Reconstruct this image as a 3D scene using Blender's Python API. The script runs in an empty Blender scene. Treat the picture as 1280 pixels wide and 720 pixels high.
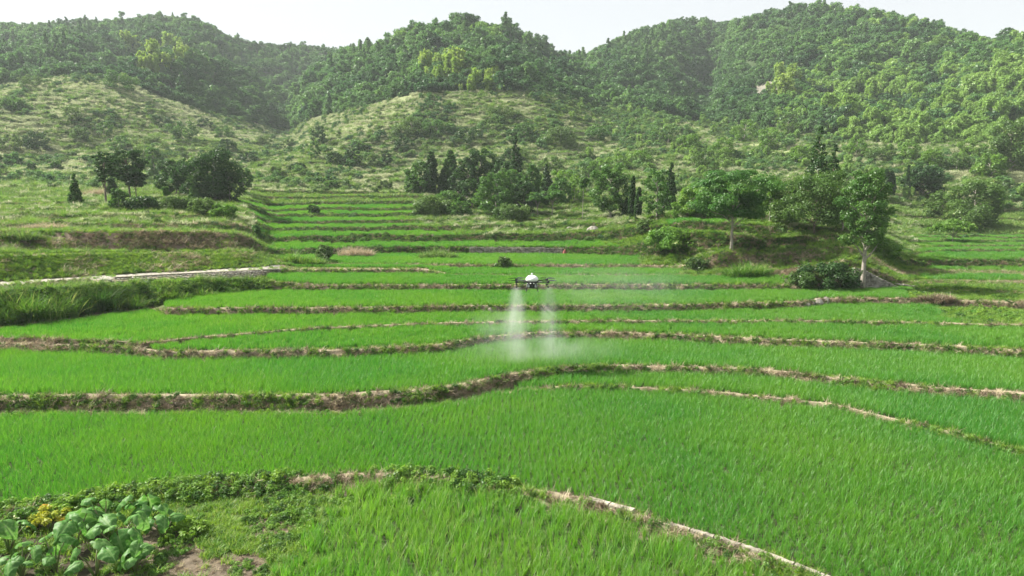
import bpy, math, random
import numpy as np
from mathutils import Vector, Matrix
rng = np.random.default_rng(7)
random.seed(7)
R = math.radians
S = bpy.context.scene
COL = S.collection

# ------------------------------------------------------------------ camera, light, exposure
PITCH, ZC, F = R(6.55), 10.5, 853.0
cam = bpy.data.cameras.new('camera'); cam.lens = 24; cam.sensor_width = 36; cam.clip_end = 6000; cam.clip_start = 0.3
co = bpy.data.objects.new('camera', cam); COL.objects.link(co); S.camera = co
co.location = (0, 0, ZC); co.rotation_euler = (math.pi/2 - PITCH, 0, 0)

SUN_AZ, SUN_EL = -74, 43          # degrees clockwise from +Y (view direction), elevation
sd = Vector((math.sin(R(SUN_AZ))*math.cos(R(SUN_EL)), math.cos(R(SUN_AZ))*math.cos(R(SUN_EL)), math.sin(R(SUN_EL))))
sun = bpy.data.lights.new('sun', 'SUN'); sun.energy = 5.0; sun.angle = R(1.2); sun.color = (1.0, .95, .86)
so = bpy.data.objects.new('sun', sun); COL.objects.link(so)
so.rotation_euler = (-sd).to_track_quat('-Z', 'Y').to_euler(); so.location = (0, 0, 60)

W = bpy.data.worlds.new('World'); S.world = W; W.use_nodes = True
nt = W.node_tree; bg = nt.nodes['Background']
sky = nt.nodes.new('ShaderNodeTexSky'); sky.sky_type = 'NISHITA'; sky.sun_disc = False
sky.sun_elevation = R(SUN_EL); sky.sun_rotation = R(SUN_AZ); sky.air_density = 1.2; sky.dust_density = 4
mx = nt.nodes.new('ShaderNodeMix'); mx.data_type = 'RGBA'; mx.inputs[0].default_value = .86
mx.inputs[7].default_value = (2.95, 2.98, 3.0, 1)       # thin white cloud sheet
nt.links.new(sky.outputs[0], mx.inputs[6]); nt.links.new(mx.outputs[2], bg.inputs[0]); bg.inputs[1].default_value = .1
S.view_settings.view_transform = 'Standard'; S.view_settings.look = 'None'
S.view_settings.exposure = 1.5; S.view_settings.gamma = 1
cy = S.cycles; cy.use_denoising = True; cy.denoising_prefilter = 'ACCURATE'
cy.max_bounces = 6; cy.diffuse_bounces = 3; cy.transmission_bounces = 3; cy.glossy_bounces = 2; cy.volume_bounces = 1
cy.transparent_max_bounces = 6; cy.volume_max_steps = 64

# ------------------------------------------------------------------ helpers
def smooth(a, b, x):
    t = np.clip((x-a)/(b-a), 0, 1); return t*t*(3-2*t)
_perm = np.random.default_rng(3).random((256, 256))
def vnoise(x, y):
    xi = np.floor(x).astype(int); yi = np.floor(y).astype(int); fx = x-xi; fy = y-yi
    fx = fx*fx*(3-2*fx); fy = fy*fy*(3-2*fy)
    a = _perm[xi % 256, yi % 256]; b = _perm[(xi+1) % 256, yi % 256]
    c = _perm[xi % 256, (yi+1) % 256]; d = _perm[(xi+1) % 256, (yi+1) % 256]
    return (a*(1-fx)+b*fx)*(1-fy)+(c*(1-fx)+d*fx)*fy
def fbm(x, y, o=4):
    s = 0; a = 1; t = 0
    for i in range(o):
        s = s+a*vnoise(x*2**i+17*i, y*2**i+5*i); t += a; a *= .5
    return s/t
def tag(o, label=None, cat=None, group=None, kind=None):
    if label: o['label'] = label
    if cat: o['category'] = cat
    if group: o['group'] = group
    if kind: o['kind'] = kind
    return o
def mesh_np(name, V, Fc, mat=None, col=None, tint=None, smoothf=False):
    """Fc: (n,3) or (n,4) index array"""
    me = bpy.data.meshes.new(name)
    V = np.asarray(V, dtype=np.float32); Fc = np.asarray(Fc, dtype=np.int32)
    n, k = Fc.shape
    me.vertices.add(len(V)); me.vertices.foreach_set('co', V.ravel())
    me.loops.add(n*k); me.loops.foreach_set('vertex_index', Fc.ravel())
    me.polygons.add(n); me.polygons.foreach_set('loop_start', np.arange(0, n*k, k, dtype=np.int32))
    me.polygons.foreach_set('loop_total', np.full(n, k, dtype=np.int32))
    if smoothf: me.polygons.foreach_set('use_smooth', np.ones(n, dtype=bool))
    me.update(calc_edges=True)
    if col is not None:
        a = me.attributes.new('Col', 'FLOAT_COLOR', 'POINT')
        c = np.ones((len(V), 4), dtype=np.float32); c[:, :3] = col; a.data.foreach_set('color', c.ravel())
    if tint is not None:
        a = me.attributes.new('tint', 'FLOAT', 'FACE'); a.data.foreach_set('value', np.asarray(tint, dtype=np.float32))
    if mat: me.materials.append(mat)
    return me
def obj(name, me, parent=None, loc=None, link=True):
    o = bpy.data.objects.new(name, me)
    if link: COL.objects.link(o)
    if parent: o.parent = parent
    if loc is not None: o.location = loc
    return o
def empty(name, loc, rz=0):
    o = bpy.data.objects.new(name, None); COL.objects.link(o); o.location = loc; o.rotation_euler = (0, 0, rz); o.empty_display_size = .3
    return o
class MB:
    def __init__(s): s.v = []; s.f = []
    def add(s, V, Fc):
        o = len(s.v); s.v += [tuple(map(float, p)) for p in V]; s.f += [tuple(o+i for i in f) for f in Fc]
    def box(s, c, d, rz=0, taper=1.0, M=None):
        c = Vector(c); rot = Matrix.Rotation(rz, 3, 'Z') if M is None else M
        V = [c+rot @ Vector((x*d[0]/2*(taper if z > 0 else 1), y*d[1]/2*(taper if z > 0 else 1), z*d[2]/2)) for z in (-1, 1) for x, y in ((-1, -1), (1, -1), (1, 1), (-1, 1))]
        s.add(V, [(3, 2, 1, 0), (4, 5, 6, 7), (0, 1, 5, 4), (1, 2, 6, 5), (2, 3, 7, 6), (3, 0, 4, 7)])
    def tube(s, P, Rd, n=8, cap=True):
        P = [Vector(p) for p in P]; V = []; Fc = []
        for i, p in enumerate(P):
            t = (P[min(i+1, len(P)-1)]-P[max(i-1, 0)]).normalized()
            a = t.orthogonal().normalized() if i == 0 else (pa-t*pa.dot(t)).normalized()
            pa = a; b = t.cross(a)
            for k in range(n):
                an = 2*math.pi*k/n; V.append(p+(a*math.cos(an)+b*math.sin(an))*Rd[i])
        for i in range(len(P)-1):
            for k in range(n):
                Fc.append((i*n+k, i*n+(k+1) % n, (i+1)*n+(k+1) % n, (i+1)*n+k))
        if cap: Fc += [tuple(range(n-1, -1, -1)), tuple((len(P)-1)*n+k for k in range(n))]
        s.add(V, Fc)
    def lathe(s, prof, n=24, c=(0, 0, 0), sx=1, sy=1):
        V = [(c[0]+r*math.cos(2*math.pi*k/n)*sx, c[1]+r*math.sin(2*math.pi*k/n)*sy, c[2]+z) for r, z in prof for k in range(n)]
        Fc = [(i*n+k, i*n+(k+1) % n, (i+1)*n+(k+1) % n, (i+1)*n+k) for i in range(len(prof)-1) for k in range(n)]
        Fc += [tuple(range(n-1, -1, -1)), tuple((len(prof)-1)*n+k for k in range(n))]
        s.add(V, Fc)
    def mesh(s, name, mat, sm=False):
        me = bpy.data.meshes.new(name); me.from_pydata(s.v, [], s.f); me.materials.append(mat)
        if sm: me.polygons.foreach_set('use_smooth', [True]*len(me.polygons))
        me.update(); return me
    def build(s, name, mat, parent=None, sm=False):
        return obj(name, s.mesh(name, mat, sm), parent)

# ------------------------------------------------------------------ materials
def N(nt, t, **k):
    n = nt.nodes.new(t)
    for a, b in k.items(): setattr(n, a, b)
    return n
def leaf_mat(name, c1, c2, c3=None, trans=.42, gloss=.02, inst=.5, big=0, rough=.45):
    """c1..c2 by per-leaf tint, per-instance random and broad patches; c3 a rarer colour"""
    m = bpy.data.materials.new(name); m.use_nodes = True; t = m.node_tree; t.nodes.clear(); L = t.links.new
    out = N(t, 'ShaderNodeOutputMaterial')
    at = N(t, 'ShaderNodeAttribute', attribute_name='tint'); oi = N(t, 'ShaderNodeObjectInfo')
    ma = N(t, 'ShaderNodeMath', operation='MULTIPLY'); ma.inputs[1].default_value = 1-inst; L(at.outputs['Fac'], ma.inputs[0])
    mb = N(t, 'ShaderNodeMath', operation='MULTIPLY_ADD'); mb.inputs[1].default_value = inst
    L(oi.outputs['Random'], mb.inputs[0]); L(ma.outputs[0], mb.inputs[2]); fac = mb.outputs[0]
    if big:
        g = N(t, 'ShaderNodeNewGeometry'); nz = N(t, 'ShaderNodeTexNoise'); nz.inputs['Scale'].default_value = 1/big; nz.inputs['Detail'].default_value = 2
        L(g.outputs['Position'], nz.inputs['Vector'])
        mr = N(t, 'ShaderNodeMapRange'); mr.inputs[1].default_value = .35; mr.inputs[2].default_value = .65; L(nz.outputs['Fac'], mr.inputs[0])
        mm = N(t, 'ShaderNodeMix'); mm.inputs[0].default_value = .5; L(fac, mm.inputs[2]); L(mr.outputs[0], mm.inputs[3]); fac = mm.outputs[0]
    mx = N(t, 'ShaderNodeMix', data_type='RGBA'); mx.inputs[6].default_value = (*c1, 1); mx.inputs[7].default_value = (*c2, 1); L(fac, mx.inputs[0])
    c = mx.outputs[2]
    if c3:
        gt = N(t, 'ShaderNodeMath', operation='GREATER_THAN'); gt.inputs[1].default_value = .9; L(at.outputs['Fac'], gt.inputs[0])
        m2 = N(t, 'ShaderNodeMix', data_type='RGBA'); L(gt.outputs[0], m2.inputs[0]); L(c, m2.inputs[6]); m2.inputs[7].default_value = (*c3, 1); c = m2.outputs[2]
    d = N(t, 'ShaderNodeBsdfDiffuse'); tr = N(t, 'ShaderNodeBsdfTranslucent'); gl = N(t, 'ShaderNodeBsdfGlossy'); gl.inputs['Roughness'].default_value = rough
    L(c, d.inputs[0])
    hs = N(t, 'ShaderNodeHueSaturation'); hs.inputs['Hue'].default_value = .492; hs.inputs['Saturation'].default_value = 1.08; hs.inputs['Value'].default_value = 1.25
    L(c, hs.inputs['Color']); L(hs.outputs[0], tr.inputs[0])
    s1 = N(t, 'ShaderNodeMixShader'); s1.inputs[0].default_value = trans; L(d.outputs[0], s1.inputs[1]); L(tr.outputs[0], s1.inputs[2])
    s2 = N(t, 'ShaderNodeMixShader'); s2.inputs[0].default_value = gloss; L(s1.outputs[0], s2.inputs[1]); L(gl.outputs[0], s2.inputs[2])
    L(s2.outputs[0], out.inputs[0]); return m
def solid_mat(name, c1, c2=None, rough=.8, scale=8, metallic=0, bump=0, detail=4, obj_space=False):
    m = bpy.data.materials.new(name); m.use_nodes = True; t = m.node_tree; L = t.links.new; b = t.nodes['Principled BSDF']
    b.inputs['Roughness'].default_value = rough; b.inputs['Metallic'].default_value = metallic; b.inputs['Base Color'].default_value = (*c1, 1)
    if c2:
        g = N(t, 'ShaderNodeTexCoord'); nz = N(t, 'ShaderNodeTexNoise'); nz.inputs['Scale'].default_value = scale; nz.inputs['Detail'].default_value = detail
        L(g.outputs['Object'], nz.inputs['Vector'])
        mr = N(t, 'ShaderNodeMapRange'); mr.inputs[1].default_value = .35; mr.inputs[2].default_value = .65; L(nz.outputs['Fac'], mr.inputs[0])
        mx = N(t, 'ShaderNodeMix', data_type='RGBA'); mx.inputs[6].default_value = (*c1, 1); mx.inputs[7].default_value = (*c2, 1)
        L(mr.outputs[0], mx.inputs[0]); L(mx.outputs[2], b.inputs['Base Color'])
        if bump:
            bp = N(t, 'ShaderNodeBump'); bp.inputs['Strength'].default_value = bump; L(nz.outputs['Fac'], bp.inputs['Height']); L(bp.outputs[0], b.inputs['Normal'])
    return m
def ground_mat(name):
    m = bpy.data.materials.new(name); m.use_nodes = True; t = m.node_tree; L = t.links.new; b = t.nodes['Principled BSDF']
    b.inputs['Roughness'].default_value = .95; b.inputs['Specular IOR Level'].default_value = .1
    at = N(t, 'ShaderNodeAttribute', attribute_name='Col'); g = N(t, 'ShaderNodeNewGeometry')
    n1 = N(t, 'ShaderNodeTexNoise'); n1.inputs['Scale'].default_value = 3.0; n1.inputs['Detail'].default_value = 8; n1.inputs['Roughness'].default_value = .7
    L(g.outputs['Position'], n1.inputs['Vector'])
    mr = N(t, 'ShaderNodeMapRange'); mr.inputs[1].default_value = .3; mr.inputs[2].default_value = .7; mr.inputs[3].default_value = .45; mr.inputs[4].default_value = 1.5
    L(n1.outputs['Fac'], mr.inputs[0])
    vm = N(t, 'ShaderNodeVectorMath', operation='SCALE'); L(at.outputs['Color'], vm.inputs[0]); L(mr.outputs[0], vm.inputs['Scale']); L(vm.outputs[0], b.inputs['Base Color'])
    bp = N(t, 'ShaderNodeBump'); bp.inputs['Strength'].default_value = .8; bp.inputs['Distance'].default_value = .1; L(n1.outputs['Fac'], bp.inputs['Height']); L(bp.outputs[0], b.inputs['Normal'])
    return m
GM = ground_mat('earth')
M = {}
M['rice'] = leaf_mat('rice_leaf', (.045, .225, .03), (.135, .305, .03), (.22, .34, .08), trans=.5, gloss=.03, inst=.3, big=9)
M['rice_near'] = leaf_mat('rice_leaf_pale', (.085, .27, .03), (.175, .34, .045), (.28, .36, .12), trans=.5, gloss=.035, inst=.4, big=4)
M['weed'] = leaf_mat('weed_leaf', (.06, .17, .025), (.16, .29, .045), (.3, .36, .11), inst=.6, big=3)
M['weed_dark'] = leaf_mat('dark_weed_leaf', (.03, .09, .018), (.08, .17, .03), (.13, .17, .04), inst=.6, big=3)
M['weed_lime'] = leaf_mat('lime_weed_leaf', (.12, .24, .03), (.22, .36, .05), (.3, .36, .1), inst=.6, big=3)
M['dry'] = leaf_mat('dry_straw', (.36, .29, .2), (.55, .47, .33), (.22, .27, .09), trans=.25, inst=.5, big=2)
M['brown'] = leaf_mat('brown_stems', (.15, .115, .08), (.3, .235, .16), (.08, .12, .03), trans=.2, inst=.5, big=2)
M['silver'] = leaf_mat('pale_hill_grass', (.22, .28, .14), (.42, .45, .27), (.54, .5, .36), trans=.4, inst=.6, big=25)
M['hill_green'] = leaf_mat('green_hill_grass', (.075, .16, .035), (.17, .27, .065), (.3, .34, .13), trans=.4, inst=.6, big=20)
M['shrub'] = leaf_mat('shrub_leaf', (.05, .11, .03), (.13, .21, .05), (.17, .24, .07), inst=.6, big=8)
M['tree_dark'] = leaf_mat('dark_tree_leaf', (.02, .06, .018), (.05, .11, .025), (.1, .17, .045), inst=.15, trans=.35)
M['tree_mid'] = leaf_mat('green_tree_leaf', (.04, .115, .025), (.1, .2, .04), (.17, .26, .07), inst=.15)
M['tree_light'] = leaf_mat('light_tree_leaf', (.07, .17, .025), (.15, .27, .04), (.22, .33, .08), inst=.15)
M['tree_olive'] = leaf_mat('olive_tree_leaf', (.04, .1, .022), (.11, .19, .04), (.2, .26, .07), inst=.2)
M['tree_fresh'] = leaf_mat('fresh_tree_leaf', (.035, .12, .027), (.1, .21, .04), (.17, .28, .075), inst=.15)
M['forest_dark'] = leaf_mat('forest_leaf_dark', (.03, .09, .035), (.09, .185, .05), (.16, .25, .075), inst=.75, big=50)
M['forest_mid'] = leaf_mat('forest_leaf_mid', (.055, .145, .042), (.13, .245, .065), (.2, .3, .1), inst=.75, big=40)
M['forest_light'] = leaf_mat('forest_leaf_light', (.125, .25, .05), (.235, .365, .09), (.32, .41, .14), inst=.75, big=30)
M['bamboo'] = leaf_mat('bamboo_leaf', (.15, .27, .05), (.26, .36, .08), (.33, .4, .12), inst=.7, trans=.5)
M['taro'] = leaf_mat('taro_leaf', (.05, .17, .025), (.18, .32, .1), trans=.4, gloss=.02, inst=.25, rough=.5)
M['yellow'] = leaf_mat('yellowed_leaf', (.24, .34, .04), (.45, .42, .06), (.55, .33, .05), inst=.1)
M['bark'] = solid_mat('bark', (.09, .07, .05), (.2, .17, .13), .9, 5, bump=.6)
M['bark_pale'] = solid_mat('pale_bark', (.2, .18, .15), (.33, .3, .25), .9, 5, bump=.5)
M['stem'] = solid_mat('green_stalk', (.1, .2, .05), (.16, .12, .06), .5, 4)
M['concrete'] = solid_mat('weathered_concrete', (.17, .155, .12), (.36, .33, .26), .9, 3.5, bump=.5, detail=8)
M['stone'] = solid_mat('mossy_stone', (.11, .1, .08), (.36, .34, .3), .9, 2.2, bump=.7, detail=8)
M['rock'] = solid_mat('pale_rock', (.17, .15, .12), (.4, .37, .32), .9, 2.5, bump=.6, detail=8)
M['white_plastic'] = solid_mat('white_shell', (.8, .8, .8), rough=.35)
M['grey_plastic'] = solid_mat('grey_tank', (.5, .52, .53), rough=.4)
M['carbon'] = solid_mat('black_carbon', (.018, .018, .02), rough=.45)
M['dark_metal'] = solid_mat('motor_metal', (.05, .05, .055), rough=.35, metallic=.7)
M['red'] = solid_mat('red_cloth', (.22, .045, .035), rough=.7)

# ------------------------------------------------------------------ terrain: fan of columns, rows along surveyed terrace lines
cols = np.concatenate([[-900, -700, -560, -450], np.arange(-360, 1645, 4.0), [1730, 1840, 1980, 2180]])
A = (cols-640)/F
cs, sn = math.cos(PITCH), math.sin(PITCH)
def b_of(py): return (360-np.asarray(py, float))/F
def slope_of(py): b = b_of(py); return (-sn+b*cs)/(cs+b*sn)
def I(pts, c=cols):
    p = np.array(pts, float); return np.interp(c, p[:, 0], p[:, 1])
def I2(pts, c=cols):       # [(px,py,D)] smoothed a little
    p = np.array(pts, float); k = np.ones(5)/5
    def sm(v): return np.convolve(np.pad(v, 2, 'edge'), k, 'valid')
    return sm(np.interp(c, p[:, 0], p[:, 1])), sm(np.interp(c, p[:, 0], p[:, 2]))
def pos(D, Z, a=A):
    s = (Z-ZC)/D; b = (s*cs+sn)/(cs-s*sn); return np.stack([a*D/(cs+b*sn), D*np.ones_like(a), Z*np.ones_like(a)], -1)
def D_from(py, z): return (z-ZC)/slope_of(py)
lines = []; segs = []
def line(D, Z, seg=None, n=1, kind='field', fid=0):
    D = np.array(D*np.ones_like(cols)); Z = np.array(Z*np.ones_like(cols))
    if lines: D = np.maximum(D, lines[-1][0]+.04)
    lines.append((D, Z))
    if len(lines) > 1: segs.append((kind, n, fid))
def wob(k, amp=.12): return (fbm(cols/9+k*31, np.full_like(cols, k*7.3), 3)-.5)*2*amp
line(3, 0); line(12, 0, n=8, kind='field', fid=0)
# bund 0: near path bund
py = I([(-360, 668), (0, 642), (100, 630), (200, 612), (300, 604), (390, 598), (480, 595), (560, 597), (640, 611), (740, 628), (790, 643), (830, 658), (900, 678), (960, 699), (1010, 718), (1280, 835), (1640, 1050)])
D0 = D_from(py, .34)+wob(1, .06)
line(D0-.55, .02, n=26, fid=0); line(D0, .34, n=3, kind='bank', fid=0); line(D0+.34, .33, n=2, kind='path', fid=0); line(D0+.5, .2, n=1, kind='lip', fid=0)
# bund 1b
py1 = I([(-360, 520), (0, 496), (130, 494.5), (200, 495), (425, 494), (525, 488), (590, 479), (625, 470), (660, 465), (713, 459), (760, 457.5), (850, 459), (950, 462), (1020, 470), (1100, 479), (1186, 487), (1280, 493), (1640, 520)])
D1 = D_from(py1, .87)+wob(2, .1)
py = I([(-360, 520), (600, 490), (650, 484), (714, 483), (774, 484), (855, 488), (927, 494), (978, 499), (1038, 506), (1098, 520), (1139, 530), (1186, 541), (1220, 551), (1280, 565), (1640, 650)])
act = smooth(640, 720, cols)
Db = np.minimum(D_from(py, .45)+wob(3, .1), D1-1.1)
line(Db-.25, .2, n=30, fid=1); line(Db, .2+.27*act, n=2, kind='bank', fid=1); line(Db+.22, .2+.27*act, n=1, kind='path', fid=1); line(Db+.35, .2+.2*act, n=1, kind='lip', fid=1)
zs = .2+.22*act
line(D1-.5, zs, n=10, fid=2); line(D1-.12, .87*.85+zs*.15, n=3, kind='bank', fid=2); line(D1, .87, n=1, kind='bank', fid=2)
line(D1+.38, .87, n=2, kind='path', fid=2); line(D1+.5, .77, n=1, kind='lip', fid=2)
# bank 2
py = I([(-360, 425), (0, 429), (100, 432), (145, 434), (210, 440), (336, 438.5), (425, 438), (540, 432), (610, 421), (650, 417.5), (700, 415), (760, 416), (850, 418.5), (930, 423), (1050, 428), (1130, 430), (1186, 433), (1280, 438), (1640, 458)])
D2 = D_from(py, 1.36)+wob(4, .15)
line(D2-.55, .77, n=18, fid=3); line(D2-.15, 1.25, n=3, kind='bank', fid=3); line(D2, 1.36, n=1, kind='bank', fid=3)
line(D2+.4, 1.36, n=2, kind='path', fid=3); line(D2+.52, 1.28, n=1, kind='lip', fid=3)
py = I([(-360, 424), (0, 429), (145, 433), (220, 424), (290, 418), (360, 412), (425, 408.5), (540, 404), (640, 402), (740, 401), (855, 401), (1015, 401), (1140, 403), (1280, 406), (1640, 415)])
D2b = D_from(py, 1.68)+wob(5, .15)
line(D2b-.25, 1.28, n=10, fid=4); line(D2b, 1.66, n=2, kind='bank', fid=4); line(D2b+.3, 1.66, n=1, kind='path', fid=4); line(D2b+.4, 1.43, n=1, kind='lip', fid=4)
# bank 3
lf = smooth(185, 215, cols)
py = I([(-360, 425), (0, 411), (60, 405), (130, 395), (190, 387), (205, 386), (425, 384.5), (600, 382), (760, 382), (850, 381), (1000, 377), (1030, 373), (1100, 373), (1150, 374), (1280, 378), (1640, 385)])
D3 = D_from(py, 1.6+.62*lf)+wob(6, .15)
line(D3-.5, 1.5, n=10, fid=5); line(D3-.12, 1.58+.5*lf, n=3, kind='bank', fid=5); line(D3, 1.58+.64*lf, n=1, kind='bank', fid=5)
line(D3+.35, 1.58+.64*lf, n=1, kind='path', fid=5); line(D3+.5, 1.58+.55*lf, n=1, kind='lip', fid=5)
z4 = 1.58+.55*lf
# bank 4
py = I([(-360, 425), (0, 408), (60, 402), (130, 392), (195, 383), (215, 377), (260, 371), (320, 366), (430, 366), (855, 366), (1000, 365), (1125, 362), (1160, 365), (1280, 370), (1640, 378)])
D4 = np.maximum(D_from(py, z4)+wob(7, .2), D3+.6)
line(D4, z4, n=10, fid=6)
py = I([(-360, 380), (0, 369), (100, 360), (200, 355), (330, 351), (400, 356.5), (985, 356), (1000, 348), (1060, 337), (1075, 336), (1100, 349), (1125, 361), (1160, 363), (1280, 367), (1640, 372)])
Dt = D4+I([(0, 1.6), (200, 1.5), (330, .9), (430, .5), (980, .5), (1010, .9), (1065, .9), (1070, .35), (1125, .35), (1280, .6)])
zt = ZC+slope_of(py)*Dt
zt = np.maximum(zt, z4+.02)
line(D4*.6+Dt*.4, z4*.4+zt*.6, n=4, kind='bank', fid=6); line(Dt, zt, n=4, kind='bank', fid=6); line(Dt+.4, zt, n=1, kind='path', fid=6)
T = []
def L2(p, n, kind, fid, w=.15):
    py, D = I2(p)
    if 9 <= fid < 20: py = py+(fbm(cols/42+fid*5, np.full_like(cols, fid*1.7), 3)-.5)*4.2
    D = np.maximum(D+wob(fid*3+len(lines), w), lines[-1][0]+.1); line(D, ZC+slope_of(py)*D, n=n, kind=kind, fid=fid)
L2([(-360, 378, 50), (0, 364, 55.5), (100, 357, 59), (200, 351, 65), (330, 345.5, 71), (360, 344.5, 77), (430, 344, 78.5), (530, 344, 78.5), (570, 347, 76), (860, 347, 76), (950, 349, 74), (1000, 342, 72), (1060, 331, 70.5), (1125, 357, 70.5), (1160, 358, 71), (1280, 358, 72), (1640, 362, 74)], 6, 'field', 7)
L2([(-360, 374, 51.5), (0, 357, 56.5), (60, 353, 59), (120, 349, 61.5), (200, 344, 66.5), (330, 338, 72), (345, 337, 75), (360, 337.5, 78), (430, 337, 79), (530, 337, 79), (570, 345, 76.5), (860, 345, 76.5), (950, 342, 75), (1000, 335, 73), (1060, 325, 71.5), (1125, 352, 72), (1160, 352, 73), (1280, 353, 74), (1640, 358, 76)], 4, 'bank', 7)
L2([(-360, 369, 53), (0, 352.5, 58), (130, 344, 64), (250, 338, 70), (330, 333.5, 74), (350, 330, 79), (370, 334.5, 80.5), (430, 334.7, 80.5), (530, 335, 80.5), (570, 344.3, 77), (830, 344.3, 77), (860, 344, 77), (950, 340, 76), (1000, 332, 74), (1060, 322, 73), (1125, 350, 73), (1160, 350, 74), (1280, 351, 75), (1640, 356, 77)], 2, 'path', 7)
L2([(-360, 369, 53.2), (0, 352, 58.2), (130, 343.5, 64.3), (250, 337.5, 70.3), (330, 333, 74.5), (350, 329.5, 80), (370, 334, 83), (430, 333.5, 83), (530, 335, 83), (570, 337, 83.5), (830, 338, 83), (860, 340, 80), (950, 335, 77), (1000, 328, 75), (1060, 318, 74), (1125, 346, 76), (1160, 345, 78), (1280, 346, 80), (1640, 352, 84)], 6, 'field', 8)
L2([(-360, 325, 57), (0, 320, 61), (100, 318.5, 66), (200, 317, 72), (310, 318, 76), (335, 324, 81), (360, 328, 84), (430, 331, 84), (530, 331, 84), (570, 331, 84), (780, 331, 84), (830, 333, 83.7), (860, 333, 81), (900, 315, 79), (950, 320, 78.5), (1060, 308, 76), (1125, 340, 79), (1160, 338, 82), (1280, 341, 85), (1640, 345, 90)], 5, 'bank', 8)
L2([(-360, 324, 58), (0, 318.5, 62), (100, 317, 67), (200, 315.6, 73), (310, 316.6, 77), (335, 323, 82), (360, 327, 84.5), (430, 330.4, 84.6), (830, 332.4, 84.2), (860, 332, 81.6), (900, 314, 79.6), (950, 319, 79), (1060, 307, 76.6), (1125, 339, 79.6), (1160, 337.5, 82.6), (1280, 340.5, 85.6), (1640, 345, 91)], 1, 'path', 8)
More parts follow.
